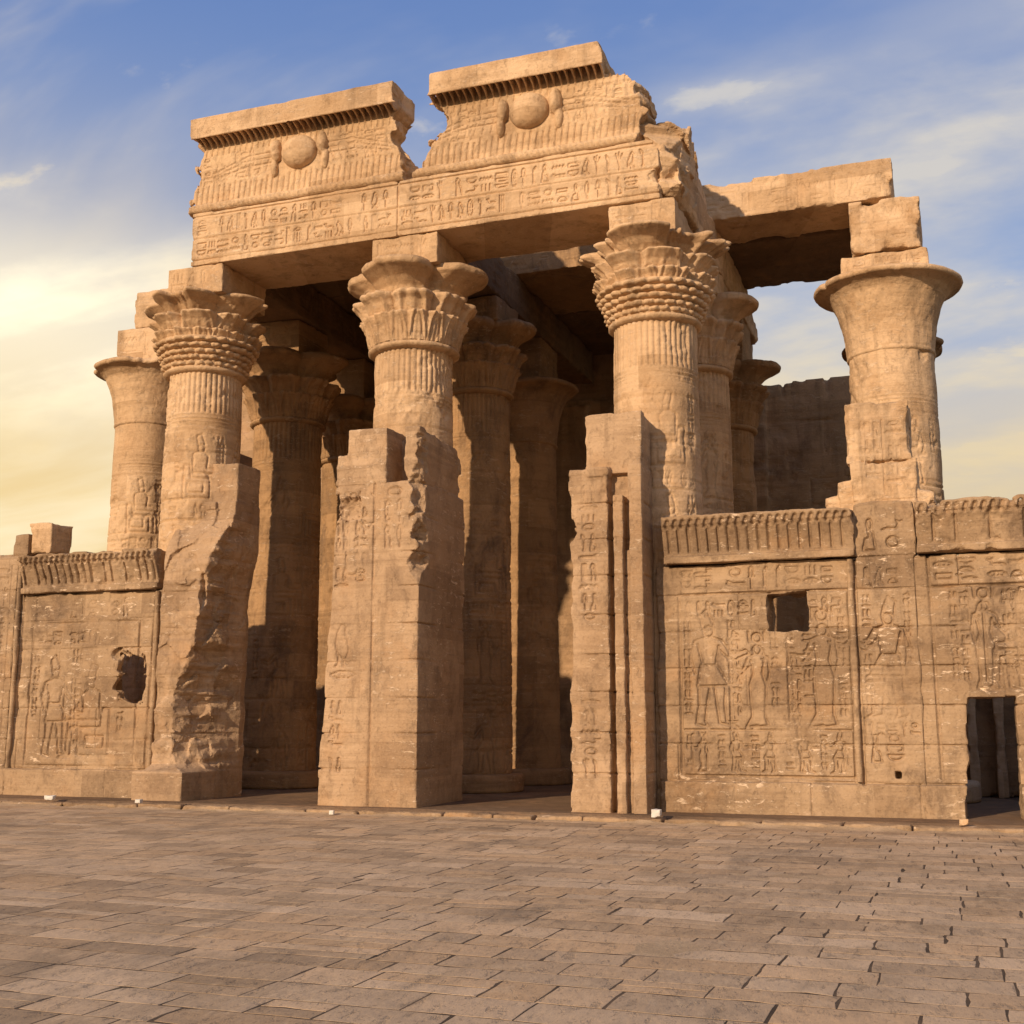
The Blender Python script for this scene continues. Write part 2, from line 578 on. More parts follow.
FIG = [   # a striding king in a tall crown, x across, y up, height 1
    arc(0, .85, .045, .05, -60, 300, 10), [(-.05, .87), (-.07, 1.0), (-.01, 1.05), (.03, .96), (.05, .88)],
    [(-.03, .8), (-.13, .77), (-.17, .62), (-.13, .47)], [(.03, .8), (.12, .77), (.2, .64), (.33, .68), (.36, .65), (.2, .58), (.1, .68)],
    [(-.1, .74), (-.06, .56), (-.08, .54)], [(.09, .72), (.06, .56)], [(-.08, .55), (.07, .55), (.17, .37), (-.11, .36), (-.08, .55)],
    [(-.1, .36), (-.1, .2), (-.13, .03), (-.02, .0), (-.05, .05), (-.03, .2), (.0, .36)],
    [(.04, .36), (.06, .2), (.08, .04), (.24, .0), (.14, .06), (.13, .2), (.14, .36)],
]
FIG2 = [  # a goddess with disc and staff
    arc(0, .84, .045, .05, -60, 300, 10), arc(.0, .97, .05, .05, 0, 360, 12), [(-.08, .93), (-.09, 1.04)], [(.08, .93), (.09, 1.04)],
    [(-.05, .86), (-.09, .72), (-.05, .74)], [(-.03, .79), (-.11, .76), (-.13, .6), (-.1, .46)], [(.03, .79), (.1, .76), (.16, .62), (.28, .64), (.18, .56), (.09, .66)],
    [(-.08, .73), (-.05, .58), (-.09, .45), (-.07, .12), (-.1, .02), (.06, .0)], [(.07, .72), (.05, .58), (.09, .45), (.07, .12), (.14, .0), (.02, .02)],
    [(.3, .0), (.3, .95), (.25, 1.0)],
]
THRONE = [
    arc(.05, .82, .05, .055, -60, 300, 10), [(.0, .86), (-.03, 1.02), (.05, 1.05), (.1, .88)], [(.02, .77), (-.08, .73), (-.07, .42)], [(.09, .76), (.16, .7), (.14, .5), (.32, .48)],
    [(-.08, .42), (.34, .42), (.36, .05), (.46, .0), (.3, .0), (.28, .34), (.02, .34)], [(-.22, .55), (-.22, .02), (.2, .02), (.2, .32), (-.1, .34), (-.12, .55), (-.22, .55)], [(-.15, .1), (.1, .1), (.1, .24), (-.15, .24), (-.15, .1)],
    [(.42, .1), (.42, .92)],
]


def put(c, g, u, v, w, h, lw=.03, flip=False, rng=random):
    for st in g:
        c.line([(u + ((1 - x) if flip else x) * w, v + y * h) for x, y in st], lw)


def figure(c, g, u, v, h, lw=.035, flip=False):
    s = -1 if flip else 1
    for st in g:
        c.line([(u + s * x * h, v + y * h) for x, y in st], lw)


def glyph_row(c, u0, u1, v, h, rng, lw=.03, skip=0.06):
    u = u0
    while u < u1 - h * .3:
        if rng.random() < skip:
            u += h * rng.uniform(.3, .8)
            continue
        if rng.random() < .5:
            w = h * rng.uniform(.36, .62)
            if u + w > u1:
                break
            put(c, rng.choice(TALL), u, v, w, h, lw, rng.random() < .5)
        else:
            w = h * rng.uniform(.5, .8)
            if u + w > u1:
                break
            k = rng.choice((2, 2, 3))
            for j in range(k):
                put(c, rng.choice(FLAT), u, v + j * h / k + .03 * h, w, h / k * .78, lw, rng.random() < .5)
        u += w + h * .12


def glyph_col(c, u, w, v0, v1, rng, lw=.03, skip=.05, rules=True):
    v = v1
    while v > v0 + w * .4:
        hh = w * rng.choice((.4, .45, .9, 1.0))
        if v - hh < v0:
            break
        if rng.random() > skip:
            if hh < w * .6:
                put(c, rng.choice(FLAT), u, v - hh, w, hh * .85, lw, rng.random() < .5)
            else:
                for k in range(2):
                    put(c, rng.choice(TALL), u + k * w * .52, v - hh, w * .46, hh * .9, lw, rng.random() < .5)
        v -= hh + .03
    if rules:
        c.line([(u - .04, v0), (u - .04, v1)], lw * .7)
        c.line([(u + w + .04, v0), (u + w + .04, v1)], lw * .7)


# ------------------------------------------------------------------ solid stone volumes


def drop_crumbs(V, Q, share=.03):
    """remove loose specks that the noise has cut off from the main solid"""
    lab = np.arange(len(V))
    while True:
        m = lab[Q].min(1)
        new = lab.copy()
        for k in range(4):
            np.minimum.at(new, Q[:, k], m)
        new = new[new]
        if (new == lab).all():
            break
        lab = new
    cnt = np.bincount(lab, minlength=len(V))
    keep = cnt[lab] >= share * cnt.max()
    Q = Q[keep[Q[:, 0]]]
    idx = np.cumsum(keep) - 1
    return V[keep], idx[Q].astype(np.int32)


class Vol:
    def __init__(s, lo, hi, h, seed):
        s.h, s.seed = h, seed
        pad = 3 * h
        # off-grid start so that flat faces never coincide with samples
        s.x, s.y, s.z = [np.arange(a - pad + .37 * h, b + pad + h, h) for a, b in zip(lo, hi)]
        s.lo = (s.x[0], s.y[0], s.z[0])
        s.X, s.Y, s.Z = s.x[:, None, None].astype(np.float32), s.y[None, :, None].astype(np.float32), s.z[None, None, :].astype(np.float32)
        s.F = np.full((len(s.x), len(s.y), len(s.z)), 9.0, np.float32)

    def noise(s, scale, octv=3, seed=0, gain=.5):
        return gnoise(s.x, s.y, s.z, scale, s.seed * 101 + seed, octv, gain)

    def box(s, lo, hi, chip=.06, chipr=.12, cscale=.45, batter=(0, 0, 0, 0)):
        """box with noise-chipped edges; batter: inward lean per metre of height of x0, x1, y0, y1"""
        zz = s.Z - lo[2]
        qx = np.maximum(lo[0] + batter[0] * zz - s.X, s.X - hi[0] + batter[1] * zz)
        qy = np.maximum(lo[1] + batter[2] * zz - s.Y, s.Y - hi[1] + batter[3] * zz)
        qz = np.maximum(lo[2] - s.Z, s.Z - hi[2])
        a = np.maximum(qx, qy)
        F = np.maximum(a, qz)
        if chip:
            lo2 = np.maximum(np.minimum(qx, qy), np.minimum(a, qz))   # middle of the three
            n = s.noise(cscale, 4, seed=int(abs(lo[0] * 31 + hi[2] * 17)) % 97)
            F = F + chip * np.clip(n + .25, 0, 1.2) * np.exp(np.clip(lo2, -2, 0) / chipr)
        return F

    def add(s, F):
        s.F = np.minimum(s.F, F)

    def cut(s, G):
        s.F = np.maximum(s.F, -G)

    def ell(s, c, r, rough=.0, scale=.3, seed=5):
        d = np.sqrt(((s.X - c[0]) / r[0]) ** 2 + ((s.Y - c[1]) / r[1]) ** 2 + ((s.Z - c[2]) / r[2]) ** 2)
        F = (d - 1) * min(r)
        if rough:
            F = F + rough * s.noise(scale, 4, seed)
        return F

    def weather(s, amp=.012, scale=.5, pit=.02):
        s.F += amp * s.noise(scale, 4, 51)
        if pit:
            n = s.noise(.9, 5, 52, .62)
            s.F += pit * np.clip((n - .25) * 2.2, 0, 1)

    def facets(s, lo, hi, count, amp, seed=0, squash=1.0):
        """broken rock: every Voronoi cell of the region gets its own offset, -amp..amp"""
        rng = np.random.default_rng(s.seed * 31 + seed)
        P = rng.uniform(lo, hi, (count, 3))
        off = rng.uniform(-amp, amp, count).astype(np.float32)
        til = rng.uniform(-.5, .5, (count, 3)).astype(np.float32)
        sl = tuple(slice(max(0, int(np.searchsorted(c, a)) - 1), int(np.searchsorted(c, b)) + 1) for c, a, b in zip((s.x, s.y, s.z), lo, hi))
        X, Y, Z = s.X[sl[0]], s.Y[:, sl[1]], s.Z[:, :, sl[2]]
        w = .12 * gnoise(s.x[sl[0]], s.y[sl[1]], s.z[sl[2]], .4, s.seed + seed + 77, 3)
        best = np.full(np.broadcast_shapes(X.shape, Y.shape, Z.shape), 1e9, np.float32)
        val = np.zeros_like(best)
        for p, o, t in zip(P, off, til):
            d = (X - p[0]) ** 2 + (Y - p[1]) ** 2 + ((Z - p[2]) * squash) ** 2 + w * .6
            m = d < best
            best = np.where(m, d, best)
            val = np.where(m, o + t[0] * (X - p[0]) + t[1] * (Y - p[1]) + t[2] * (Z - p[2]), val)
        out = np.zeros_like(s.F)
        out[sl] = np.clip(val, -2 * amp, 2 * amp)
        return out

    def beds(s, seed=0):
        """ledges along the bedding planes of the rock"""
        b = s.noise((1.6, 1.6, .16), 2, 300 + seed, .45)
        return np.round(b * 3.0) / 3.0 * .6 + b * .4

    def front(s, cv, M, y0, reach=.25, wear=.0):
        """sink a carving map (x, z) into the face that looks to -y near y0"""
        d = cv.sample(M, s.x, s.z)[:, None, :]
        if wear:
            d = d * np.clip(1 - wear + wear * (.9 + 1.5 * gnoise(s.x, s.y[:1], s.z, .9, s.seed + 19, 4, .6)), .12, 1.15)
        s.F += d * np.clip(1 - np.abs(s.Y - y0) / reach, 0, 1)

    def side(s, cv, M, x0, reach=.25):
        d = cv.sample(M, s.y, s.z)[None, :, :]
        s.F += d * np.clip(1 - np.abs(s.X - x0) / reach, 0, 1)

    def courses(s, zs, dep=.022, w=.028, vert=True, seed=3, bl=(1.0, 1.9)):
        """joints between stone blocks round the whole solid"""
        rng = random.Random(seed * 7 + s.seed)
        wob = .012 * gnoise(s.x, s.y, np.array([0.]), .8, s.seed + 5, 2)
        var = np.clip(.55 + .75 * gnoise(s.x, s.y, np.array([0.]), .5, s.seed + 9, 3), 0, 1.3)
        for z in zs:
            s.F += dep * var * np.exp(-((s.Z - z + wob) / (w * .5)) ** 2)
        if vert:
            ed = [s.z[0]] + list(zs) + [s.z[-1]]
            for a, b in zip(ed[:-1], ed[1:]):
                m = ((s.z >= a) & (s.z < b))
                if not m.any():
                    continue
                u = s.x[0] + rng.uniform(.3, bl[1])
                while u < s.x[-1]:
                    g = dep * .8 * rng.uniform(.4, 1) * np.exp(-((s.X - u) / (w * .45)) ** 2)
                    s.F[:, :, m] += np.broadcast_to(g, s.F[:, :, m].shape)
                    u += rng.uniform(*bl)

    def build(s, name, mat, loc=None, parent=None, smooth=False):
        V, Q = drop_crumbs(*surface_nets(s.F, s.lo, s.h))
        if loc is None and parent is None:
            loc = (float(V[:, 0].mean()), float(V[:, 1].mean()), float(V[:, 2].min()))
        return mesh_obj(name, V, Q, mat, loc or (0, 0, 0), parent, smooth)


def frange(a, b, s, rng=None, j=0):
    out = []
    while a < b:
        out.append(a + (rng.uniform(-j, j) if rng else 0))
        a += s
    return out


# ------------------------------------------------------------------ columns


def lathe_grid(r, zz, cx, cy):
    """r, zz: arrays (theta, t) -> vertices and quads wrapping in theta"""
    nt, nz = r.shape
    th = (np.arange(nt) / nt * 2 * np.pi)[:, None] - np.pi / 2
    V = np.stack([cx + r * np.cos(th), cy + r * np.sin(th), np.broadcast_to(zz, r.shape)], -1).reshape(-1, 3)
    i = np.arange(nt)[:, None]
    j = np.arange(nz - 1)[None, :]
    a = i * nz + j
    b = ((i + 1) % nt) * nz + j
    Q = np.stack([a, b, b + 1, a + 1], -1).reshape(-1, 4)
    return V, Q


def join(parts):
    Vs, Qs, o = [], [], 0
    for V, Q in parts:
        Vs.append(V)
        Qs.append(Q + o)
        o += len(V)
    return np.concatenate(Vs), np.concatenate(Qs)


def resample(prof, n):
    p = np.array(prof, float)
    d = np.r_[0, np.cumsum(np.hypot(*np.diff(p[:, :2], axis=0).T))]
    t = np.linspace(0, d[-1], n)
    return [np.interp(t, d, p[:, k]) for k in range(p.shape[1])]


def lobes(nt, N, c, phi=0.0):
    th = np.arange(nt) / nt * 2 * np.pi - phi
    d = (th + np.pi / N) % (2 * np.pi / N) - np.pi / N
    rho = max(1 - c, c * math.sin(np.pi / N) * 1.03)
    s = c * np.cos(d) + np.sqrt(np.maximum(rho ** 2 - (c * np.sin(d)) ** 2, 0))
    return s / s.max(), d * N / np.pi       # radius profile and -1..1 across a lobe


def tier(cx, cy, prof, N, c, phi=0.0, nt=288, n=40, seed=1, reeds=0, reed_d=.02, broken=.0, bscale=.9, rough=.012, veins=0.0, arch=0.0, core=None):
    """one ring of petals: prof rows (radius, z, lobing)"""
    pr, pz, pl = resample(prof, n)
    s, d = lobes(nt, N, c, phi)
    r = pr[None, :] * (1 - pl[None, :] * (1 - s[:, None]))
    th = np.arange(nt) / nt * 2 * np.pi
    ns = pnoise(nt, 1.3, pz + np.arange(n) * 1e-4, .25, seed * 13 + 1, 4, .6)
    up = np.linspace(0, 1, n)[None, :]
    if reeds:
        g = np.abs(np.sin(th * reeds / 2))[:, None]
        r = r - reed_d * (1 - g ** .6) * np.clip(1.15 - up, 0, 1)
    if veins:
        r = r + veins * (np.exp(-((np.abs(d)[:, None] - .55) / .12) ** 2) + np.exp(-(d[:, None] / .1) ** 2)) * np.clip(1 - np.abs(pl[None, :] - .35) * 2, 0, 1)
    if arch:
        cur = .92 * np.sqrt(np.clip(1 - up * 1.05, 0, 1))
        ad = np.abs(d)[:, None]
        r = r + arch * np.exp(-((ad - cur) / .11) ** 2) * np.clip(up * 6, 0, 1) - arch * .6 * np.exp(-((ad - cur + .25) / .1) ** 2)
    if broken:
        b = pnoise(nt, 1.4, np.array([0., .1]), bscale, seed * 7 + 3, 4, .55)[:, :1]
        b = np.clip((b - .12) * 2.6, 0, 1) * broken
        core = core or pr.min() + .04
        r = r - b * np.clip(r - core, 0, None) * (0.75 + .25 * ns)
        z_cut = b * .16 * np.clip(up * 1.4 - .4, 0, 1)
    else:
        z_cut = 0
    r = r + rough * ns
    zz = pz[None, :] + 0 * r - z_cut * (1 + .6 * ns)
    return lathe_grid(r, zz, cx, cy)


def composite(cx, cy, z0, k=1.0, seed=1, kind=0, broken=.8):
    """leafy capital: tiers of petals from neck z0 up to z0 + 1.8"""
    P = []
    z = lambda t: z0 + t
    q = lambda rows: [(a * k, z(b), c) for a, b, c in rows]
    P.append(tier(cx, cy, q([(.6, -.1, 0), (.93, -.05, 0), (1.0, 0, 0), (1.0, .05, 0), (.95, .09, 0), (.7, .1, 0)]), 4, .5, seed=seed + 40, n=18))
    if kind == 0:      # beaded basket, two rings of petals, big lobes on top
        P.append(tier(cx, cy, q([(.96, .05, 0), (1.0, .3, 0), (1.08, .55, 0), (1.18, .76, .1), (1.0, .8, 0)]), 16, .86, seed=seed, reeds=44, reed_d=.05, rough=.02))
        for kk in range(5):
            zz = .15 + kk * .135
            rr = 1.0 + .035 * kk + .006 * kk * kk
            P.append(tier(cx, cy, q([(rr - .12, zz - .07, 0), (rr + .02, zz - .045, 1), (rr + .055, zz + .0, 1), (rr + .03, zz + .035, 1), (rr - .12, zz + .06, 0)]), 28, .89, phi=kk * .112, seed=seed + 50 + kk, n=14, rough=.04, broken=.25, bscale=.4))
        P.append(tier(cx, cy, q([(1.05, .66, 0), (1.14, .74, .2), (1.24, .84, .55), (1.33, .91, .75), (1.345, .935, .75), (1.32, .955, .75), (1.12, .94, .4), (.9, .9, 0)]), 16, .82, .1, seed=seed + 3, nt=384, broken=broken * .7, bscale=.5, rough=.03, arch=.035))
        P.append(tier(cx, cy, q([(1.0, .86, 0), (1.10, .98, .15), (1.22, 1.13, .5), (1.37, 1.23, .75), (1.43, 1.265, .8), (1.43, 1.295, .8), (1.38, 1.315, .8), (1.1, 1.29, .4), (.9, 1.2, 0)]), 8, .74, math.pi / 8, seed=seed + 1, nt=384, broken=broken * .8, bscale=.6, rough=.03, veins=.03, arch=.04))
        P.append(tier(cx, cy, q([(.93, 1.1, 0), (1.03, 1.25, .25), (1.16, 1.42, .55), (1.36, 1.57, .72), (1.58, 1.66, .76), (1.68, 1.70, .76), (1.69, 1.75, .76), (1.6, 1.79, .76), (1.2, 1.81, .5), (.7, 1.80, 0)]), 4, .56, seed=seed + 2, nt=384, n=60, broken=broken, bscale=.8, rough=.035))
    else:              # stemmed basket with arched leaves, big bells above
        P.append(tier(cx, cy, q([(.95, .06, 0), (1.0, .25, 0), (1.05, .45, .05), (1.13, .6, .4), (1.19, .68, .6), (1.17, .72, .6), (1.0, .70, .2)]), 16, .86, phi=.1, seed=seed, reeds=64, reed_d=.03, broken=broken * .4, rough=.014, arch=.04))
        P.append(tier(cx, cy, q([(.97, .1, 0), (1.03, .5, .1), (1.1, .75, .35), (1.22, .95, .55), (1.35, 1.04, .65), (1.38, 1.09, .65), (1.33, 1.14, .65), (1.1, 1.14, .4), (.9, 1.05, 0)]), 8, .74, math.pi / 8, seed=seed + 1, broken=broken * .6, rough=.014, reeds=64, reed_d=.03, veins=.05, arch=.045))
        P.append(tier(cx, cy, q([(.93, .9, 0), (1.0, 1.08, .25), (1.12, 1.3, .6), (1.3, 1.46, .75), (1.54, 1.58, .8), (1.66, 1.63, .8), (1.69, 1.72, .8), (1.62, 1.80, .8), (1.2, 1.83, .6), (.7, 1.78, 0)]), 4, .56, seed=seed + 2, nt=384, n=60, broken=broken, rough=.016, arch=.03))
    return join(P)


def bell(cx, cy, z0, k=1.0, seed=1, broken=.6):
    q = [(.7, -.08, 0), (.95, -.04, 0), (1.0, .0, 0), (1.01, .04, 0), (.99, .07, 0), (1.0, .12, 0), (1.03, .45, 0), (1.09, .8, 0), (1.19, 1.12, 0), (1.30, 1.36, 0), (1.42, 1.48, 0), (1.58, 1.55, 0), (1.67, 1.57, 0),
         (1.70, 1.62, 0), (1.69, 1.68, 0), (1.6, 1.72, 0), (1.2, 1.75, 0), (.6, 1.76, 0)]
    return tier(cx, cy, [(a * .95 * k, z0 + b, c) for a, b, c in q], 4, .5, seed=seed, n=90, nt=320, broken=broken, bscale=1.1, rough=.014, core=1.3 * .95 * k)


def shaft(cx, cy, z0, z1, r0, r1, seed, fluted=True, dz=.03, nt=256, carve=True):
    rng = random.Random(seed)
    zs = np.arange(z0, z1 + dz * .5, dz)
    r = np.broadcast_to(r0 + (r1 - r0) * (zs - z0) / (z1 - z0), (nt, len(zs))).copy()
    C = 2 * math.pi * r1
    if carve:
        c = Carve(0, z0, C, z1, .0125)
        z = z1 - 1.12
        for dzb in (.0, .08, .16, .24):
            c.line([(0, z - dzb), (C, z - dzb)], .022)
        z -= .42
        big = True
        while z > z0 + 1.2:
            if big:
                hh = 1.55
                u = rng.uniform(0, .3)
                while u < C - .5:
                    g = rng.choice((FIG, FIG2, THRONE))
                    figure(c, g, u + .3, z - hh, hh * .93, .032, rng.random() < .5)
                    glyph_col(c, u + .72, .18, z - hh * .75, z - .05, rng, .024, rules=False)
                    u += 1.12
            else:
                hh = .42
                glyph_row(c, 0, C, z - hh + .05, hh - .1, rng, .026)
            z -= hh
            c.line([(0, z), (C, z)], .024)
            z -= .06
            big = not big
        M = c.depth(.040, .020)
        fade = np.clip(.75 + 1.0 * pnoise(nt, r1, zs, 1.1, seed + 3, 3), 0, 1)
        r -= c.sample(M, np.arange(nt) / nt * C, zs) * fade
    if fluted:
        th = np.arange(nt) / nt * 2 * np.pi
        n = 44
        m = np.clip((zs - (z1 - 1.05)) / .03, 0, 1) * np.clip((z1 - .03 - zs) / .03, 0, 1)
        ph = (th * n / (2 * np.pi)) % 1
        r -= .035 * np.exp(-((ph - .5) / .17) ** 2)[:, None] * m[None, :]
    # drum joints
    z = z0 + .6
    while z < z1 - 1.1:
        r -= .02 * np.exp(-((zs - z) / .018) ** 2)[None, :]
        z += rng.uniform(.7, 1.0)
    r += .010 * pnoise(nt, r1, zs, .5, seed, 4)
    pit = pnoise(nt, r1, zs, .8, seed + 8, 5, .62)
    r -= .05 * np.clip((pit - .38) * 2.4, 0, 1)
    V, Q = lathe_grid(r, zs[None, :], cx, cy)
    return V, Q


def drum(cx, cy, z0, z1, r, seed):
    return tier(cx, cy, [(.2, z0 - .01, 0), (r, z0, 0), (r, z1 - .06, 0), (r - .05, z1, 0), (.5, z1 + .005, 0)], 4, .5, seed=seed, n=40, nt=128, rough=.015)


def block(name, lo, hi, mat, seed, h=.04, chip=.07, parent=None, carver=None, joints=(), chipr=.12, cscale=.45):
    v = Vol(lo, hi, h, seed)
    v.add(v.box(lo, hi, chip, chipr, cscale))
    if carver:
        c, M = carver
        v.front(c, M, lo[1])
    if joints:
        v.courses(joints)
    v.weather()
    return v.build(name, mat, parent=parent)


def column(x, y, neck, label, kind, seed, r=.87, mat=STONE, broken=.6, abacus=None, fluted=True, fine=True, k=1.0, foot=1.42):
    t = thing('column', (x, y, 0), label, 'column', 'columns of the temple hall')
    mesh_obj('base', *drum(x, y, 0.0, .42, r * foot, seed + 9), mat, parent=t)
    mesh_obj('shaft', *shaft(x, y, .38, neck + .02, r * 1.09, r, seed, fluted, .03 if fine else .045, 256 if fine else 160), mat, parent=t)
    if kind == 'bell':
        V, Q = bell(x, y, neck, k * r / .92, seed, broken)
    else:
        V, Q = composite(x, y, neck, k * r / .89, seed, kind, broken)
    mesh_obj('capital', V, Q, mat, parent=t)
    if abacus:
        lo, hi = abacus
        c = Carve(lo[0], lo[2], hi[0], hi[2])
        rng = random.Random(seed)
        glyph_row(c, lo[0] + .1, hi[0] - .1, lo[2] + .12, max(.2, hi[2] - lo[2] - .22), rng, .028)
        block('abacus', lo, hi, mat, seed + 2, .027, .04, t, (c, c.depth(.028, .022)))
    return t


XA, XB, XC, XD, XE = -21.0, -16.52, -11.03, -5.5, -0.95
Y1, Y2, Y3 = 24.0, 27.9, 31.6
NECK = 9.75
AR0, AR1 = 12.2, 13.5

column(XB, Y1, NECK, 'tall front column with broken leafy capital, left of the left doorway', 0, 11, broken=.6, foot=1.12,
       abacus=((-16.98, 22.985, 11.5), (-15.48, 24.9, 12.197)))
column(XC, Y1, NECK, 'tall front column with lobed capital rising behind the middle pillar', 1, 22, broken=.15, k=1.05, foot=1.12,
       abacus=((-11.62, 22.985, 11.5), (-10.05, 24.9, 12.197)))
column(XD, Y1, NECK, 'tall front column with beaded leafy capital, right of the right doorway', 0, 33, broken=.8, foot=1.12,
       abacus=((-6.22, 22.985, 11.5), (-4.8, 24.9, 12.197)))
column(XA, Y2, NECK, 'leftmost column, smooth bell capital, rising behind the left screen wall', 'bell', 44, .92, broken=.5, fluted=False,
       abacus=((-21.55, 27.0, 11.5), (-20.1, 28.8, 12.47)))
column(XB, Y2, NECK - .3, 'second row column in the left doorway, half sunlit, leafy capital shaded', 1, 55, .9, STONE_IN, .3,
       abacus=((-17.2, 27.1, 11.2), (-15.8, 28.7, 12.2)))
column(XC, Y2, NECK, 'second row column in the right doorway, sunlit strip down its left', 1, 66, .82, STONE_IN, .35,
       abacus=((-11.7, 27.1, 11.5), (-10.2, 28.7, 12.2)))
column(XD, Y2, NECK, 'second row column close behind the beaded capital column, above the right screen wall', 1, 77, .86, STONE, .4,
       abacus=((-6.2, 27.1, 11.5), (-4.7, 28.7, 12.2)))
column(XE, Y2, NECK, 'rightmost tall column with wide smooth bell capital, standing against the sky', 'bell', 88, .93, broken=.55, fluted=False,
       abacus=((-1.9, 27.0, 11.5), (-0.02, 28.9, 12.0)))
column(XB, Y3, 9.15, 'third row column with narrow sunlit edge, deep in the left doorway', 1, 99, .86, STONE_IN, .4, fine=False,
       abacus=((-17.2, 30.9, 10.9), (-15.8, 32.4, 12.2)))
column(XC, Y3, 9.25, 'third row column with plain bell capital deep in the right doorway', 'bell', 110, .86, STONE_IN, .4, fluted=False, fine=False,
       abacus=((-11.6, 30.8, 10.95), (-10.3, 32.4, 12.2)))
column(XD, Y3, 9.2, 'third row column seen beside the dark rear wall, left of the open sky', 1, 121, .86, STONE_IN, .4, fine=False,
       abacus=((-6.15, 30.9, 10.9), (-4.75, 32.4, 12.2)))
column(XE - .05, Y3, 9.4, 'mostly hidden third row column peeking out behind the rightmost bell column', 'bell', 132, .74, STONE_IN, .6, fluted=False, fine=False)

# architrave stumps left standing on the two bell columns
block('stone_block', (-21.1, 27.1, 12.47), (-19.9, 29.0, 13.6), STONE, 201, .035, .12)
tag(bpy.context.scene.objects['stone_block'], 'stone block on top of the leftmost bell column', 'stone block')
c_ = Carve(-1.7, 12.0, 0.0, 13.3)
glyph_row(c_, -1.6, -.2, 12.2, .4, random.Random(4), .03, .3)
glyph_row(c_, -1.6, -.2, 12.75, .35, random.Random(5), .03, .3)
o_ = block('stone_block', (-1.66, 26.95, 12.0), (-.13, 29.2, 13.24), STONE, 202, .03, .26, None, (c_, c_.depth(.022, .022)), (12.55,), .16)
tag(o_, 'square worn stone block on top of the rightmost bell column, under the beam end', 'stone block')

# ------------------------------------------------------------------ front architrave
rng = random.Random(21)
lo, hi = (-16.35, 22.95, AR0), (-5.1, 25.0, AR1)
v = Vol(lo, hi, .023, 301)
c = Carve(lo[0], lo[2], hi[0], hi[2])
for vv in (12.33, 12.86, 13.4):
    c.line([(lo[0], vv), (hi[0], vv)], .022)
glyph_row(c, -16.2, -11.1, 12.41, .38, rng, .026)
glyph_row(c, -16.2, -11.1, 12.93, .40, rng, .026)
glyph_row(c, -10.9, -5.3, 12.41, .38, rng, .026)
glyph_row(c, -10.9, -5.3, 12.93, .40, rng, .026)
c.line([(-11.0, AR0), (-11.0, AR1)], .03)
F = v.box(lo, hi, .025, .08)
brk = v.noise(.6, 4, 7)
F = np.maximum(F, (v.X - (-5.15 + .3 * brk + .12 * (v.Y - 22.95))) * .9)
v.add(F)
v.front(c, c.depth(.055, .018), lo[1], .25, .25)
v.weather(.008, .5, .012)
tag(v.build('architrave', STONE), 'long carved stone architrave with two rows of hieroglyphs spanning both doorways', 'architrave')


